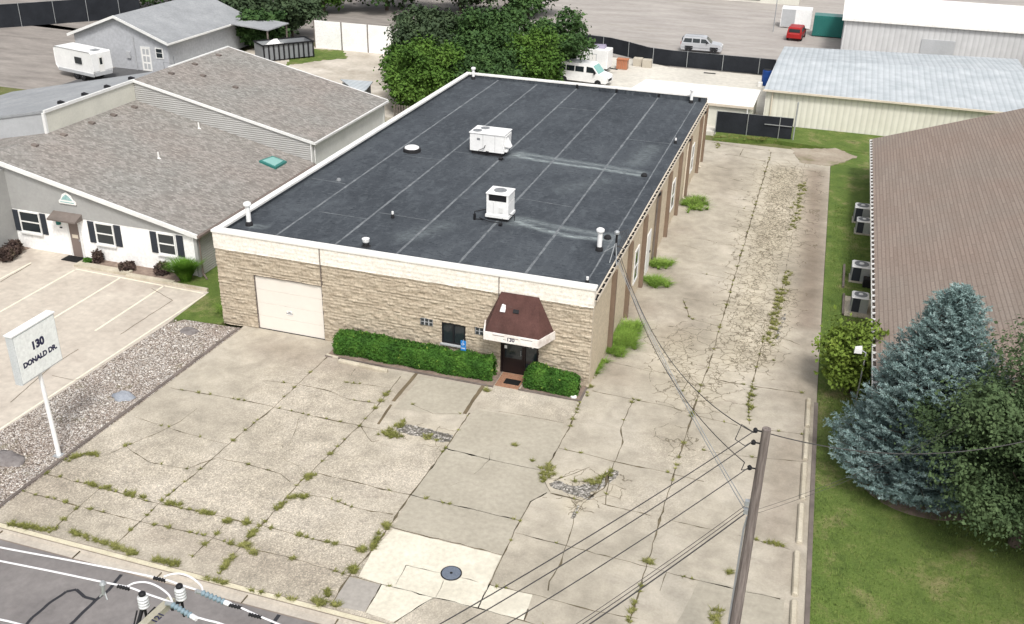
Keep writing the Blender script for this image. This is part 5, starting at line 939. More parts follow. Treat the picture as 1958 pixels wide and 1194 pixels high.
for z_, r_, l in ((6.25, .008, 'thin upper line of the low bundle from the lot pole to the street'), (6.12, .010, 'middle line of the low bundle from the lot pole to the street'), (5.98, .018, 'thick lowest line of the bundle from the lot pole to the street')): wire('power_line', [sag((24.58, -14.42, z_), FAR(z_+.2), .3)], r_, MT['wire_dark'], l, 'power line', 'cables from the lot pole to the street')
mast = (17.45, 4.3, 4.45)
wire('service_drop', [sag(mast, (24.5, -14.4, 8.35), 1.3, 24), [(24.5, -14.4, 8.35), (24.2, -14.3, 8.45), (24.1, -14.45, 8.1), (24.35, -14.5, 8.0), (24.5, -14.42, 8.1)]], .014, MT['wire_dark'], 'twisted dark service cable sagging from mast to the pole top', 'power line')
wire('service_drop', [sag((17.45, 4.2, 4.35), (24.4, -14.45, 7.5), 1.2, 24), [(24.4, -14.45, 7.5), (24.35, -14.5, 7.3), (24.48, -14.42, 7.3)]], .013, MT['wire_dark'], 'second service cable sagging from mast to the lower insulator', 'power line')
for k in range(2): wire('phone_line', [sag((17.5, 4.0-.2*k, 4.2), (24.6, -14.4, 6.2-.15*k), .35, 20)], .012, MT['galv'], ['upper straight grey phone line from roof edge to pole', 'lower straight grey phone line from roof edge to pole'][k], 'phone line')
f = [sag((24.85, -14.4, 8.4), (31.5, -9.5, 6.6), .5)]; wire('service_drop', f, .014, MT['wire_dark'], 'dark cable from the pole top toward the green tree', 'power line')
for k in range(2): wire('phone_line', [sag((24.9, -14.4, 6.2-.12*k), tuple(np.array(G(1900, 775+6*k, 5.0))), .3)], .005, MT['wire_dark'], ['upper thin line from the pole toward the brown roof', 'lower thin line from the pole toward the brown roof'][k], 'phone line')
# street pole with insulators
Z = 11.5; g = lambda x, y, z=Z: Vector(G(x, y, z))
px0 = g(288, 1204, 11.3); sp = thing('utility_pole', 'street pole top with white post insulators and a numbered crossarm', 'utility pole', (px0.x, px0.y, 0))
MB().tube([(px0.x, px0.y, -.2), (px0.x, px0.y, 6), (px0.x, px0.y, 11.2)], [.19, .16, .13], 12).build('pole', M_pinewood, sp)
a = g(330, 1153, 11.35); c = g(255, 1222, 11.35); t = (c-a).normalized(); n_ = Vector((-t.y, t.x, 0))*.055
f = MB(); f.hexa([a-n_, c-n_, c+n_, a+n_, a-n_+Vector((0, 0, .1)), c-n_+Vector((0, 0, .1)), c+n_+Vector((0, 0, .1)), a+n_+Vector((0, 0, .1))]); arm = f.build('crossarm', noisy('pale_arm', (.33, .31, .24), (.42, .40, .33), 6), sp)
mid = g(302, 1181, 11.46); text_mesh('lettering', '121', .13, MT['ink'], arm, axes((mid.x, mid.y, mid.z), tuple(-t), (0, 0, 1)) if False else axes((mid.x, mid.y, 11.455), tuple(-t), tuple(Vector((0, 0, 1)).cross(-t))), .001, .003)
def post_ins(x, y, h=.24):
    p = g(x, y, Z); f = MB(); prof = [(.03, -h)]
    for k in range(4): z0 = -h+.03+k*.05; prof += [(.045, z0), (.078, z0+.008), (.074, z0+.03), (.045, z0+.045)]
    prof += [(.05, -.01), (.04, 0)]; f.lathe(p, prof, 18); o_ = f.build('post_insulator', MT['porcelain'], sp, smooth=True)
    MB().lathe(p+Vector((0, 0, .002)), [(.05, 0), (.05, .03), (.03, .05)], 12).build('clamp', MT['dark'], o_); MB().tube([p+Vector((0, 0, -h-.30)), p+Vector((0, 0, -h))], .02, 6).build('stud', MT['dark'], o_); return p
i1 = post_ins(272, 1138); i2 = post_ins(343, 1123)
f = MB(); f.tube([g(272, 1165, 11.2), g(262, 1200, 11.1)], .03, 6); f.tube([g(262, 1168, 11.2), g(255, 1200, 11.1)], .012, 6); f.tube([g(343, 1150, 11.2), g(330, 1165, 11.35)], .03, 6); f.tube([g(297, 1163, 11.3), g(285, 1175, 11.3)], .025, 6); f.build('bracket', MT['dark'], sp)
for (x0, y0, x1, y1) in ((385, 1133, 430, 1152), (328, 1156, 366, 1178)):
    A_ = g(x0, y0); B_ = g(x1, y1); f = MB(); N_ = 12; path = [A_.lerp(B_, k/N_) for k in range(N_+1)]; f.tube(path, [.02 if k % 2 == 0 else .046 for k in range(N_+1)], 12); f.build('dead_end_insulator', MT['blue_poly'], sp)
    MB().tube([A_+Vector((-.05, -.05, .05)), A_], .03, 8).build('clamp', MT['galv'], sp); MB().tube([B_, B_+(B_-A_).normalized()*.1], .035, 8).build('clamp', MT['wire_white'], sp)
pth = lambda L: [tuple(g(*q)) for q in L]
def smoothpath(L, n=8):
    P = [g(*q) for q in L]; out = []
    for i in range(len(P)-1):
        p0 = P[max(i-1, 0)]; p1 = P[i]; p2 = P[i+1]; p3 = P[min(i+2, len(P)-1)]
        for k in range(n):
            t_ = k/n; out.append(tuple(.5*((2*p1)+(p2-p0)*t_+(2*p0-5*p1+4*p2-p3)*t_**2+(3*p1-p0-3*p2+p3)*t_**3)))
    out.append(tuple(P[-1])); return out
wire('power_line', [smoothpath([(-300, 985), (-100, 1026), (0, 1047), (150, 1075), (300, 1105), (343, 1118)]), smoothpath([(313, 1103), (330, 1098), (348, 1098), (368, 1106), (384, 1120), (388, 1132)]), smoothpath([(343, 1118), (388, 1132)]), smoothpath([(430, 1152), (455, 1160), (490, 1176), (540, 1197), (620, 1232), (800, 1310)])], .014, MT['wire_white'], 'upper pale conductor crossing the street at the post insulator', 'power line')
wire('power_line', [smoothpath([(-300, 1012), (-100, 1053), (0, 1073), (100, 1093), (195, 1113), (245, 1123), (272, 1133)]), smoothpath([(243, 1122), (258, 1115), (280, 1114), (302, 1122), (322, 1137), (330, 1152)]), smoothpath([(272, 1133), (328, 1152)]), smoothpath([(366, 1178), (395, 1186), (430, 1196), (520, 1235), (700, 1310)])], .014, MT['wire_white'], 'middle pale conductor crossing the street at the left insulator', 'power line')
wire('power_line', [smoothpath([(-300, 1125), (-100, 1167), (0, 1185), (60, 1200), (250, 1250)])], .014, MT['wire_white'], 'lowest pale conductor at the bottom left corner', 'power line')
for q, l in (((197, 1119), 'clamp with small line arrester hanging on the middle conductor'),):
    p = g(*q); f = MB(); f.tube([p, p+Vector((0, -.03, -.15))], [.03, .02], 8); f.tube([p+Vector((0, 0, -.12)), p+Vector((.06, -.04, -.22))], .012, 6); f.tube([p+Vector((0, 0, -.12)), p+Vector((-.06, -.04, -.2))], .012, 6); f.lathe(p+Vector((0, 0, .0)), [(.03, 0), (.05, .02), (.03, .06)], 10); tag(f.build('line_clamp', MT['galv']), l, 'line clamp')
for q, l in (((305, 1108), 'ribbed splice on the upper conductor before the insulator'), ((236, 1124), 'ribbed splice on the middle conductor before the insulator'), ((488, 1178), 'ribbed splice on the upper conductor at the right'), ((450, 1160), 'dark round clamp on the upper conductor')):
    p = g(*q); f = MB(); d = (g(q[0]+20, q[1]+5)-p).normalized(); f.tube([p-d*.09+d*.18*k/8 for k in range(9)], [.018 if k % 2 else .03 for k in range(9)], 8); tag(f.build('wire_splice', MT['dark']), l, 'wire splice')

# ================================================================== FENCES
def screen_fence(pts, h, label, posts=2.6, group=None, top_dark=True):
    P = [Vector((p[0], p[1], 0)) for p in pts]; r = thing('screened_fence', label, 'fence', tuple(P[0]), group); V = []; F = []; pos = []
    L = [0]
    for a, c in zip(P[:-1], P[1:]): L.append(L[-1]+(c-a).length)
    def at(s):
        for i in range(len(P)-1):
            if s <= L[i+1]+1e-6: return P[i].lerp(P[i+1], (s-L[i])/(L[i+1]-L[i]))
        return P[-1]
    n_ = int(L[-1]/.4); 
    for i in range(n_+1):
        s = L[-1]*i/n_; p = at(s); q = at(min(s+.1, L[-1]))-at(max(s-.1, 0)); q.normalize(); nn = Vector((-q.y, q.x, 0))
        for k in range(5): z_ = .03+(h-.03)*k/4; o_ = .05*noise.noise(Vector((s*.9, z_, 1))); V.append(tuple(p+nn*o_+Vector((0, 0, z_))))
        for k in range(5): V.append(tuple(Vector(V[-5+0])+nn*.02)) if False else None
    for i in range(n_):
        for k in range(4): F.append((i*5+k, (i+1)*5+k, (i+1)*5+k+1, i*5+k+1))
    npmesh('screen', V, F, M_screen, r)
    s = 0
    while s <= L[-1]+.01: p = at(s); q = at(min(s+.1, L[-1]))-at(max(s-.1, 0)); q.normalize(); nn = Vector((q.y, -q.x, 0))*.06; MB().tube([p+nn, p+nn+Vector((0, 0, h+.1))], .03, 6).build('fence_post', MT['galv'], r); s += posts
    f = MB(); f.tube([tuple(at(L[-1]*i/20)+Vector((0, 0, h+.02))) for i in range(21)], .018, 5); f.build('top_rail', MT['mid_grey'], r); return r
bf = screen_fence([(-4, 66), (1.0, 65.6), (3.17, 65.37), (5.67, 63.9), (8.0, 62.1), (10.27, 61.6), (20.2, 61.5)], 1.5, 'long black screened fence curving behind the pale rear lot', 3.4)
ff = screen_fence([(W+.0, 40.35), (18.2, 40.4), (20.8, 40.4), (23.05, 40.45)], 1.62, 'short dark screened fence closing the driveway behind the building', 2.35)
MB().tube([(23.2, 40.5, 0), (23.2, 40.5, 2.85)], .06, 8).build('gate_post', MT['galv'], ff); MB().box(21.0, 40.32, 1.0, 23.0, 40.36, 1.05).build('rail', MT['galv'], ff)
screen_fence([(-75, 42), (-62.0, 47.6), (-57.2, 53), (-50, 62)], 2.4, 'dark screened fence along the patchy pavement at the far left', 3.4)
wfc = thing('panel_fence', 'tall white panel fence at the back of the storage yard', 'fence', (-20, 55.5, 0)); xs = [-24.6, -21.6, -18.75, -16.0, -13.0, -10.0]
for a, c in zip(xs[:-1], xs[1:]): MB().box(a+.05, 55.4, 0, c-.05, 55.46, 2.7).build('fence_panel', M_white_stucco, wfc)
for x in xs: MB().box(x-.045, 55.34, 0, x+.045, 55.5, 2.72).build('fence_post', MT['timber_grey'], wfc)

# ================================================================== VEHICLES
def wheel(x, y, r, w, par, side):
    f = MB(); n_ = 20; ring = lambda rr_, yy: [(x+rr_*math.cos(2*PI*k/n_), yy, r+rr_*math.sin(2*PI*k/n_)) for k in range(n_)]
    s = side; f.loft([ring(r*.6, y-s*w/2), ring(r*.96, y-s*w/2), ring(r, y-s*w*.3), ring(r, y+s*w*.3), ring(r*.96, y+s*w/2), ring(r*.62, y+s*w/2)]); wh = bpy.data.objects.new('wheel', None); COL.objects.link(wh); wh.parent = par
    t_ = f.build('tyre', MT['black_rubber']); t_.parent = wh; f = MB(); f.loft([ring(r*.61, y+s*w*.36), ring(r*.58, y+s*w*.46), ring(r*.22, y+s*w*.42), ring(r*.1, y+s*w*.5)]); q_ = f.build('rim', MT['rim']); q_.parent = wh
def body(f, prof, hw, tuck, zt):
    """side profile (x,z) extruded across, pulled in above the belt line"""
    rings = []
    for s, inset in ((-1, 0), (-.93, .04), (.93, .04), (1, 0)): pass
    L = [(x, -(hw-(tuck*(z_-zt) if z_ > zt else 0)), z_) for x, z_ in prof]; R_ = [(x, -p, z_) for x, p, z_ in L]; f.loft([[(p[0], p[1]*.97, p[2]) for p in L], [(p[0]*.995, p[1]*.9 if False else p[1], p[2]) for p in L], R_, [(p[0], p[1]*.97, p[2]) for p in R_]][1:3]) ; return f
def suv(label, loc, rot, sc, mat):
    r = thing('parked_car', label, 'car', (0, 0, 0)); OFF[r.name] = Vector((0, 0, 0))
    prof = [(-2.4, .45), (-2.42, .95), (-2.33, 1.1), (-2.2, 1.72), (-2.05, 1.82), (.35, 1.85), (.5, 1.80), (1.15, 1.2), (2.2, 1.08), (2.42, .9), (2.45, .5), (2.3, .38), (-2.3, .36)]
    f = MB(); body(f, prof, .98, .16, 1.12); f.build('body', mat, r)
    for s in (-1, 1):
        yy = lambda z_: s*(.985-.16*max(0, z_-1.12))
        for q_ in ([(-2.15, 1.22), (-1.15, 1.22), (-1.15, 1.68), (-2.0, 1.68)], [(-1.05, 1.22), (-.2, 1.22), (-.2, 1.68), (-1.05, 1.68)], [(-.08, 1.22), (.92, 1.22), (.45, 1.66), (-.08, 1.68)]):
            f = MB(); f.loft([[(x, yy(z_)+s*.002, z_) for x, z_ in q_], [(x, yy(z_)-s*.03, z_) for x, z_ in q_]]); f.build('side_window', MT['glass'], r)
        MB().box(-2.44, s*.85-.1, .95, -2.40, s*.85+.08, 1.25).build('tail_light', MT['red_tail'], r); MB().box(2.36, s*.75-.15, .82, 2.46, s*.75+.12, .98).build('headlight', MT['lamp_glass'], r)
        for x in (-1.45, 1.5): wheel(x, s*.9, .39, .26, r, s); MB().box(x-.47, s*.96-.03, .45, x+.47, s*.96+.035, .82).build('wheel_arch', MT['dark'], r)
        MB().box(-2.3, s*1.0-.012, .62, 2.2, s*1.0+.012, .66).build('side_trim', MT['mid_grey'], r); MB().tube([(-1.9, s*.68, 1.9), (.1, s*.68, 1.9)], .02, 5).build('roof_rail', MT['mid_grey'], r); MB().box(.55, s*1.03-.1, 1.2, .7, s*1.03+.1, 1.36).build('mirror', MT['dark'], r)
    f = MB(); f.hexa([(1.17, -.82, 1.21), (1.17, .82, 1.21), (1.13, .82, 1.21), (1.13, -.82, 1.21), (.56, -.74, 1.77), (.56, .74, 1.77), (.5, .74, 1.77), (.5, -.74, 1.77)]); f.build('windshield', MT['glass'], r)
    MB().box(-2.36, -.72, 1.2, -2.26, .72, 1.62).build('rear_window', MT['glass'], r); MB().box(2.44, -.5, .6, 2.47, .5, .85).build('grille', MT['mid_grey'], r)
    r.location = loc; r.rotation_euler = (0, 0, rot); r.scale = (sc,)*3; return r
suv('silver four-door sport utility car parked behind the black fence', (12.2, 69.4, 0), math.radians(3), .86, MT['silver'])
suv('dark red parked car beyond the ribbed metal roof', (21.0, 81.0, 0), math.radians(85), .8, MT['red_tail'])
# white van
def van(loc, rot, sc):
    r = thing('passenger_van', 'white van with black side windows parked behind the back parapet', 'van', (0, 0, 0)); OFF[r.name] = Vector((0, 0, 0))
    prof = [(-2.9, .45), (-2.95, 1.0), (-2.85, 2.1), (-2.7, 2.25), (1.0, 2.25), (1.25, 2.15), (1.95, 1.35), (2.75, 1.15), (2.95, .9), (2.95, .5), (2.8, .4), (-2.8, .4)]
    f = MB(); body(f, prof, 1.0, .1, 1.25); f.build('body', MT['white_metal'], r)
    for s in (-1, 1):
        yy = lambda z_: s*(1.005-.1*max(0, z_-1.25))
        for q_ in ([(-2.6, 1.4), (-1.75, 1.4), (-1.75, 1.95), (-2.6, 1.95)], [(-1.65, 1.4), (-.75, 1.4), (-.75, 1.95), (-1.65, 1.95)], [(-.65, 1.4), (.3, 1.4), (.3, 1.95), (-.65, 1.95)], [(.6, 1.4), (1.75, 1.4), (1.28, 1.95), (.6, 2.0)]):
            f = MB(); f.loft([[(x, yy(z_)+s*.002, z_) for x, z_ in q_], [(x, yy(z_)-s*.03, z_) for x, z_ in q_]]); f.build('side_window', MT['glass'], r)
        for x in (-1.9, 1.95): wheel(x, s*.92, .38, .25, r, s)
        MB().box(1.5, s*1.12-.13, 1.3, 1.62, s*1.12+.13, 1.6).build('mirror', MT['dark'], r); MB().box(2.86, s*.78-.15, .85, 2.97, s*.78+.12, 1.05).build('headlight', MT['lamp_glass'], r); MB().box(-2.97, s*.85-.08, 1.0, -2.9, s*.85+.08, 1.4).build('tail_light', MT['red_tail'], r)
    f = MB(); f.hexa([(1.97, -.86, 1.37), (1.97, .86, 1.37), (1.92, .86, 1.37), (1.92, -.86, 1.37), (1.32, -.82, 2.1), (1.32, .82, 2.1), (1.26, .82, 2.1), (1.26, -.82, 2.1)]); f.build('windshield', MT['teal_glass'], r)
    MB().box(-2.93, -.7, 1.4, -2.86, .7, 1.95).build('rear_window', MT['glass'], r); MB().box(2.94, -.5, .6, 2.97, .5, .85).build('grille', MT['dark'], r); r.location = loc; r.rotation_euler = (0, 0, rot); r.scale = (sc,)*3
van((4.2, 51.6, 0), math.radians(-7), .84)
# box truck body behind it
t = thing('box_trailer', 'white box trailer with a side door standing behind the van', 'trailer', (0, 0, 0)); OFF[t.name] = Vector((0, 0, 0))
MB().box(-1.9, -.85, .45, 1.9, .85, 1.95, .04).build('box_body', MT['white_metal'], t); MB().box(.1, -.87, .55, .85, -.852, 1.6).build('side_door', MT['grey_paint'], t); MB().box(.16, -.882, .6, .79, -.872, 1.55).build('door_panel', MT['white_paint'], t)
MB().box(-1.8, -.7, .3, 1.8, .7, .445).build('chassis', MT['dark'], t)
for s in (-1, 1):
    for x in (-.45, .25): wheel(x, s*.8, .3, .2, t, s)
MB().tube([(1.9, 0, .4), (2.7, 0, .35)], .05, 6).build('tow_bar', MT['dark'], t); t.location = (3.55, 56.6, 0); t.scale = (1, 1, 1.12); t.rotation_euler = (0, 0, math.radians(-4))
f = MB(); f.hexa([(-.9, -.5, 0), (.9, -.5, 0), (.9, .5, 0), (-.9, .5, 0), (-.7, -.4, .2), (.9, -.3, .28), (.8, .5, .25), (-.8, .5, .15)]); o_ = tag(f.build('folded_tarp', MT['purplish']), 'greyish purple folded sheet lying on top of the box trailer', 'tarp'); o_.location = (4.0, 56.8, 2.19)
pt_ = thing('pallet_stack', 'orange-brown wooden pallet crate beside the box trailer', 'crate', (6.1, 58.6, 0))
for k in range(6): MB().box(5.75+k*.17, 58.2, .05, 5.87+k*.17, 58.24, 1.0).build('slat', MT['orange_wood'], pt_)
MB().box(5.72, 58.25, .0, 6.75, 58.95, .9).build('crate_core', MT['clay_tile'], pt_); MB().box(5.7, 58.16, .9, 6.8, 59.0, .96).build('top_board', MT['orange_wood'], pt_)
for k, (x, l) in enumerate(((7.35, 'left one of the large pale concrete blocks against the black fence'), (8.3, 'right one of the large pale concrete blocks against the black fence'))): tag(MB().box(x-.44, 60.2-k*.3, 0, x+.44, 60.9-k*.3, .75, .03).build('concrete_block', MT['blk_conc']), l, 'concrete block')
br2 = thing('plastic_barrel', 'blue plastic barrel at the corner of the ribbed metal building', 'barrel', (19.75, 57.3, 0)); MB().lathe((19.75, 57.3, 0), [(.36, 0), (.4, .1), (.4, .45), (.42, .5), (.42, .9), (.4, .95), (.4, 1.3), (.36, 1.4)], 18).build('drum', MT['blue_barrel'], br2); MB().lathe((19.75, 57.3, 1.4), [(.34, 0), (.34, .03)], 18).build('lid', MT['dark'], br2)
tag(MB().box(19.1, 56.5, 0, 19.5, 56.9, .4, .03).build('white_box', MT['white_paint']), 'small white box beside the blue barrel', 'box')
tag(MB().box(13.8, 59.9, 0, 14.9, 60.1, .06, .01).build('drain_grate', MT['dark']), 'dark drain grate in the pale rear lot before the black fence', 'drain grate')
# camper trailer
c = thing('camper_trailer', 'white travel trailer parked beside the grey gabled shop', 'trailer', (0, 0, 0)); OFF[c.name] = Vector((0, 0, 0))
f = MB(); prof = [(-2.4, .55), (-2.75, 1.0), (-2.75, 2.35), (-2.6, 2.5), (2.15, 2.5), (2.3, 2.4), (2.35, .95), (2.2, .5)]; f.loft([[(x, -.95, z_) for x, z_ in prof], [(x, -1.0, z_) for x, z_ in [(p[0]*.99, p[1]) for p in prof]], [(x, 1.0, z_) for x, z_ in [(p[0]*.99, p[1]) for p in prof]], [(x, .95, z_) for x, z_ in prof]]); f.build('body', MT['white_metal'], c)
MB().box(-2.4, -1.015, .5, 2.3, -.9, .75).build('skirt', MT['grey_paint'], c); wnd = MB().box(.05, -1.02, 1.4, .95, -1.001, 1.95, .0).build('side_window', MT['glass'], c); MB().box(2.36, -.25, 1.45, 2.37, .0, 2.0).build('rear_window', MT['glass'], c); MB().box(2.351, -.35, .8, 2.359, .15, 2.15).build('rear_door', MT['white_paint'], c)
MB().box(2.345, -.85, .55, 2.40, .85, .85).build('bumper', MT['grey_paint'], c); MB().box(-1.2, -.35, 2.5, -.4, .35, 2.72, .1).build('roof_air_unit', MT['white_metal'], c); MB().box(1.3, -.3, 2.5, 1.9, .3, 2.56).build('roof_hatch', MT['mid_grey'], c)
for s in (-1, 1):
    for x in (-.1, .75): wheel(x, s*.9, .34, .2, c, s)
MB().tube([(-2.4, 0, .5), (-3.4, 0, .45)], .06, 6).build('tow_bar', MT['dark'], c); c.location = (-36.75, 36.4, 0); c.rotation_euler = (0, 0, math.radians(-14)); c.scale = (1.0, 1.0, 1.02)

# ================================================================== BACK BUILDINGS
gb = thing('grey_workshop', 'grey gabled workshop with white door behind the camper trailer', 'building', (-36, 47, 0)); y0, y1 = 40.5, 54.0
f = MB(); f.quad((-41.0, y0, 0), (-31.15, y0, 0), (-31.15, y0, 2.75), (-36.1, y0, 4.6), (-41.0, y0, 2.75)); f.quad((-31.15, y0, 0), (-31.15, y1, 0), (-31.15, y1, 2.75), (-31.15, y0, 2.75)); f.quad((-41, y0, 0), (-41, y0, 2.75), (-41, y1, 2.75), (-41, y1, 0)); f.quad((-41, y1, 0), (-41, y1, 2.75), (-36.1, y1, 4.6), (-31.15, y1, 2.75), (-31.15, y1, 0)); f.build('wall', noisy('grey_board', (.40, .41, .43), (.46, .47, .49), .5), gb)
f = MB(); f.hexa([(-36.1, y0-.4, 4.6), (-30.8, y0-.4, 2.62), (-30.8, y1, 2.62), (-36.1, y1, 4.6), (-36.1, y0-.4, 4.72), (-30.8, y0-.4, 2.74), (-30.8, y1, 2.74), (-36.1, y1, 4.72)]); f.hexa([(-41.4, y0-.4, 2.62), (-36.103, y0-.4, 4.6), (-36.103, y1, 4.6), (-41.4, y1, 2.62), (-41.4, y0-.4, 2.74), (-36.103, y0-.4, 4.72), (-36.103, y1, 4.72), (-41.4, y1, 2.74)]); f.build('roof', M_greyroof, gb)
f = MB(); f.box(-30.8, y0-.42, 2.56, -30.66, y1, 2.7); f.hexa([(-36.1, y0-.46, 4.5), (-30.8, y0-.46, 2.52), (-30.8, y0-.402, 2.52), (-36.1, y0-.402, 4.5), (-36.1, y0-.46, 4.74), (-30.8, y0-.46, 2.76), (-30.8, y0-.402, 2.76), (-36.1, y0-.402, 4.74)]); f.hexa([(-41.4, y0-.46, 2.52), (-36.102, y0-.46, 4.5), (-36.102, y0-.402, 4.5), (-41.4, y0-.402, 2.52), (-41.4, y0-.46, 2.76), (-36.102, y0-.46, 4.74), (-36.102, y0-.402, 4.74), (-41.4, y0-.402, 2.76)]); f.build('trim', MT['trim_white'], gb)
f = MB(); f.box(-34.0, y0-.04, 0, -33.9, y0, 2.15); f.box(-33.1, y0-.04, 0, -33.0, y0, 2.15); f.box(-33.9, y0-.04, 2.05, -33.1, y0, 2.15); fr2 = f.build('door_frame', MT['trim_white'], gb); dd = MB().box(-33.9, y0-.02, 0, -33.1, y0-.001, 2.05).build('door', MT['white_paint'], gb); f = MB()
for i in range(2):
    for k in range(3): f.box(-33.82+i*.38, y0-.028, .15+k*.65, -33.54+i*.38, y0-.022, .65+k*.65)
f.build('door_panel', MT['grey_paint'], dd)
wn2 = MB().box(-32.45, y0-.05, 1.2, -31.65, y0, 2.15).build('window', MT['trim_white'], gb); MB().box(-32.35, y0-.06, 1.3, -31.75, y0-.051, 1.7).build('pane', MT['glass'], wn2); MB().box(-32.35, y0-.06, 1.75, -31.75, y0-.051, 2.07).build('pane', MT['glass'], wn2)
MB().tube([(-34.6, y0-.08, 0), (-34.6, y0-.08, 3.0)], .05, 6).build('conduit', MT['grey_paint'], gb); MB().box(-35.5, y0-.15, 1.0, -35.1, y0, 1.6).build('meter_box', MT['grey_paint'], gb)
f = MB(); f.hexa([(-30.6, 50.0, 2.7), (-26.6, 50.0, 2.4), (-26.6, 54, 2.4), (-30.6, 54, 2.7), (-30.6, 50.0, 2.8), (-26.6, 50.0, 2.5), (-26.6, 54, 2.5), (-30.6, 54, 2.8)]); f.build('lean_to_roof', M_greyroof, gb)
for x, y in ((-26.8, 50.2), (-26.8, 53.8)): MB().box(x-.06, y-.06, 0, x+.06, y+.06, 2.4).build('post', MT['timber_grey'], gb)
f = MB(); f.tube([(-31.3, 39.9, 0), (-31.3, 39.9, 1.1), (-29.6, 39.9, 1.0), (-29.6, 39.9, 0)], .03, 6); f.tube([(-31.3, 39.9, .55), (-29.6, 39.9, .5)], .02, 6); f.tube([(-30.2, 39.9, 0), (-30.2, 39.9, 1.7)], .03, 6); tag(f.build('pipe_rail', MT['mid_grey']), 'bent grey pipe rail beside the grey workshop corner', 'rail')
# dumpster
dm = thing('roll_off_dumpster', 'black open-top roll-off dumpster filled with white debris', 'dumpster', (0, 0, 0)); OFF[dm.name] = Vector((0, 0, 0)); L2, Wd, Hd = 2.55, 1.15, 1.5
f = MB(); f.box(-L2, -Wd, .15, L2, -Wd+.06, Hd); f.box(-L2, Wd-.06, .15, L2, Wd, Hd); f.box(-L2, -Wd+.061, .15, -L2+.06, Wd-.061, Hd); f.box(L2-.06, -Wd+.061, .15, L2, Wd-.061, Hd); f.box(-L2+.06, -Wd+.06, .15, L2-.06, Wd-.06, .22); f.build('bin', MT['mid_grey'], dm); f = MB()
for k in range(11):
    x = -L2+.1+k*(2*L2-.2)/10
    for s in (-1, 1): f.box(x-.06, s*(Wd+.06)-.058, .1, x+.06, s*(Wd+.06)+.058, Hd)
for s in (-1, 1): f.box(-L2-.05, s*(Wd+.05)-.09, Hd, L2+.05, s*(Wd+.05)+.09, Hd+.1)
for s in (-1, 1): f.box(s*(L2)-.07, -Wd, Hd, s*L2+.07, Wd, Hd+.09)
f.build('ribs', MT['dark'], dm)
V = []; 
for i in range(11):
    for j in range(9): V.append((-L2+.1+i*(2*L2-.2)/10*.62, -Wd+.08+j*(2*Wd-.16)/8, 1.0+.75*math.exp(-((i-5)/3.2)**2-((j-4)/3)**2)+.25*noise.noise(Vector((i, j, 3))*.9)))
npmesh('debris', V, [(i*9+j, (i+1)*9+j, (i+1)*9+j+1, i*9+j+1) for i in range(10) for j in range(8)], MT['white_paint'], dm); dm.location = (-25.1, 50.2, 0); dm.rotation_euler = (0, 0, math.radians(50))
# sheds / sheets in yard
sh = thing('small_shed', 'low shed with pale ribbed metal roof behind the shingle roof', 'shed', (-11.6, 37.2, 0)); f = MB(); f.hexa([(-13.3, 38.6, 1.5), (-10.05, 35.4, 1.35), (-9.95, 36.5, 1.45), (-10.5, 38.9, 1.5), (-13.3, 38.6, 1.57), (-10.05, 35.4, 1.42), (-9.95, 36.5, 1.52), (-10.5, 38.9, 1.57)]); f.build('roof', M_metalroof, sh)
f = MB(); f.prism([(-13.1, 38.5), (-10.2, 35.7), (-10.1, 36.5), (-10.65, 38.75)], 0, 1.34); f.build('wall', MT['mid_grey'], sh)
tag(MB().hexa([(-16.2, 40.4, .02), (-14.4, 39.2, .02), (-13.6, 39.9, .02), (-15.6, 41.0, .02), (-16.2, 40.4, .1), (-14.4, 39.2, .08), (-13.6, 39.9, .12), (-15.6, 41.0, .1)]).build('metal_sheet', MT['white_metal']), 'pale sheet lying on the yard beside the shingle roof', 'sheet')
pf = thing('picket_fence', 'small brown slatted fence between the shingle roof and the trees', 'fence', (-5, 33.5, 0))
for k in range(14): MB().box(-6.6+k*.22, 34.2, 0, -6.46+k*.22, 34.24, 1.2).build('picket', MT['timber_grey'], pf)
MB().box(-6.6, 34.25, .3, -3.55, 34.29, .38).build('rail', MT['timber_grey'], pf)
for k, (x, y, s, mt, l) in enumerate(((-2.6, 29.8, .35, MT['taupe'], 'dark brown crate in the gap beside the parapet'), (-2.0, 30.6, .3, MT['clay_tile'], 'reddish crate in the gap beside the parapet'))): tag(MB().box(x-s, y-s, .02, x+s, y+s, .6, .04).build('crate', mt), l, 'crate')
for k, (x, y, r_) in enumerate(((-1.6, 27.6, .4), (-2.3, 28.3, .3), (-1.2, 28.9, .45), (-1.4, 31.5, .5))): rockobj('rubble_stone', ['pale rubble stone nearest in the side gap', 'small pale rubble stone beside the corner wall', 'broad pale rubble stone in the side gap', 'large pale rubble stone below the bushy tree'][k], (x, y, .02), (r_, r_*.8, .35), M_dirtroof, 30+k)
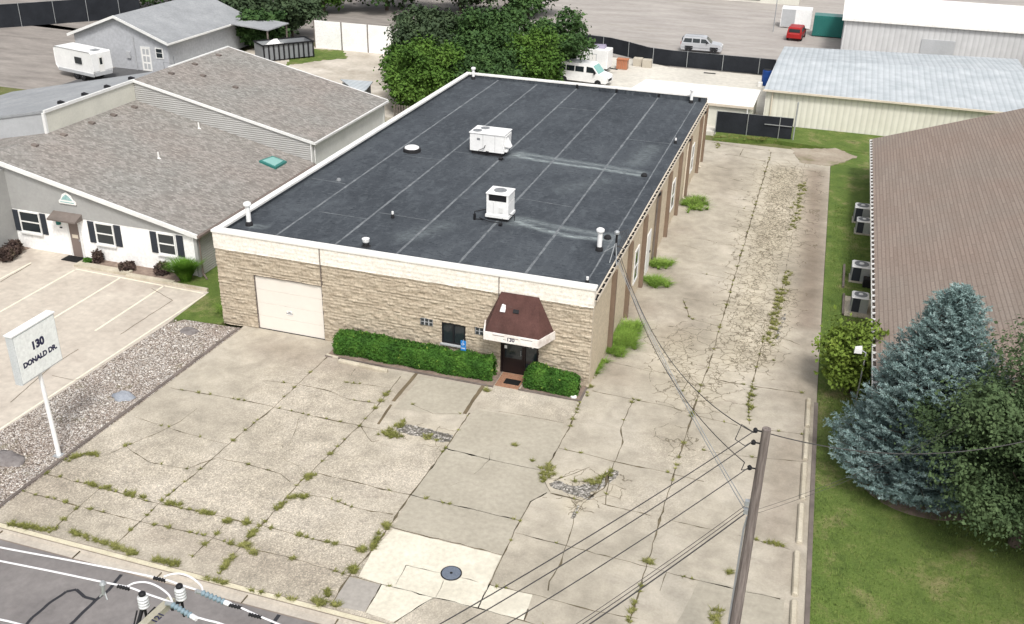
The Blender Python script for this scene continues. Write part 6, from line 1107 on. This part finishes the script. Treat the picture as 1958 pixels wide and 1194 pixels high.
# ribbed metal building behind right
mb = thing('ribbed_metal_building', 'grey-roofed ribbed metal building behind the driveway fence', 'building', (28, 50, 0)); A0 = (20.6, 44.3, 2.78); A1 = (39.5, 44.3, 2.78); R0 = G(1487, 113, 3.5); R1 = (40.4, 55.5, 3.5); B0 = G(1500, 89, 2.8); B1 = (41, 64.5, 2.8)
f = MB(); th = .1; dn = lambda p: (p[0], p[1], p[2]-th); A0o = (20.4, 44.0, 2.74); A1o = (39.6, 44.0, 2.74)
f.hexa([dn(A0o), dn(A1o), dn(R1), dn(R0), A0o, A1o, R1, R0]); f.hexa([dn(R0), dn(R1), dn(B1), dn(B0), R0, R1, B1, B0]); f.build('roof', M_metalroof, mb)
f = MB(); f.quad((20.6, 44.3, -.05), (39.5, 44.3, -.05), (39.5, 44.3, 2.7), (20.6, 44.3, 2.7)); f.quad((20.6, 44.3, -.05), (20.6, 44.3, 2.7), (R0[0]+.2, R0[1], 3.4), (B0[0]+.2, B0[1], 2.7), (B0[0]+.2, B0[1], -.05)); f.build('wall', M_metalwall, mb)
MB().box(20.35, 43.9, 2.62, 39.6, 44.0, 2.76).build('gutter', MT['cream_paint'], mb); MB().tube([(21.1, 44.2, 2.65), (21.1, 44.2, .1)], .06, 6).build('downspout', MT['cream_paint'], mb)
# low white-roofed building
wb = thing('white_roofed_building', 'low long building with bright white flat roof behind the main roof', 'building', (15, 45, 0)); f = MB(); P = [(9.6, 42.0), (19.9, 42.0), (19.98, 47.8), (10.5, 47.7)]
MB().prism(P, 1.68, 1.8).build('roof', M_dirtroof, wb); MB().prism([(9.75, 42.15), (19.7, 42.15), (19.8, 47.6), (10.6, 47.5)], 0, 1.675).build('wall', MT['beige_wall'], wb); MB().box(9.6, 41.93, 1.6, 19.95, 41.995, 1.78).build('gutter', MT['cream_paint'], wb); MB().tube([(19.5, 41.98, 1.6), (19.5, 42.0, .1)], .05, 6).build('downspout', MT['white_paint'], wb)
# warehouses far behind, right
wh = thing('grey_warehouse', 'large pale grey metal warehouse beyond the ribbed metal roof', 'building', (40, 75, 0)); MB().box(25.8, 68.5, -.1, 43.5, 84, 4.4).build('wall', mat_ribbed('pale_ribbed_wall', (.5, .5, .5), (.58, .58, .58), 'XZY', .5), wh); MB().box(25.5, 68.2, 4.402, 43.8, 84.3, 4.6).build('roof', M_dirtroof, wh); MB().box(33, 68.42, 0, 36, 68.498, 3.2).build('overhead_door', MT['grey_paint'], wh)
wh = thing('white_warehouse', 'low white-roofed warehouse at the far right', 'building', (52, 64, 0)); MB().box(43.9, 60, -.1, 66, 76, 3.0).build('wall', MT['grey_paint'], wh); f = MB(); f.hexa([(43.6, 59.7, 2.9), (66.2, 59.7, 2.9), (66.2, 68, 4.6), (43.6, 68, 4.6), (43.6, 59.7, 3.05), (66.2, 59.7, 3.05), (66.2, 68, 4.75), (43.6, 68, 4.75)]); f.build('roof', M_dirtroof, wh)
tg = thing('teal_container', 'teal shipping container beyond the ribbed metal roof', 'container', (24.4, 84, 0)); MB().box(22.6, 83.0, .1, 26.4, 85.0, 2.3, .02).build('container_body', MT['teal'], tg); f = MB()
for k in range(14): f.box(22.7+k*.27, 82.96, .2, 22.8+k*.27, 82.998, 2.2)
f.build('corrugation', MT['teal'], tg)
tw = thing('white_container', 'white box container between the red car and the teal container', 'container', (21.5, 88, 0)); MB().box(18.8, 87, .1, 22.2, 89, 2.2, .02).build('container_body', MT['white_metal'], tw); MB().box(18.9, 86.95, .2, 20.4, 86.998, 2.1).build('container_door', MT['grey_paint'], tw)
MB().tube([(18.3, 84, 0), (18.3, 84, 4)], .06, 6).build('flag_pole', MT['galv']).name = 'lamp_pole'
tag(bpy.data.objects['lamp_pole'], 'thin grey pole standing left of the red car', 'pole')
# far background under the sky (mostly above the frame)
fw = thing('brick_store', 'long low beige store across the far parking area', 'building', (0, 112, 0)); MB().box(-22, 104, -.1, 20, 122, 4.2).build('wall', MT['beige_wall'], fw); MB().box(-22.2, 103.8, 4.202, 20.2, 122.2, 4.4).build('roof', M_backlot, fw)
for k in range(6): MB().box(-18+k*6, 103.93, .3, -15+k*6, 103.998, 2.6).build('window', MT['glass'], fw)
print('objects', len(scene.objects))
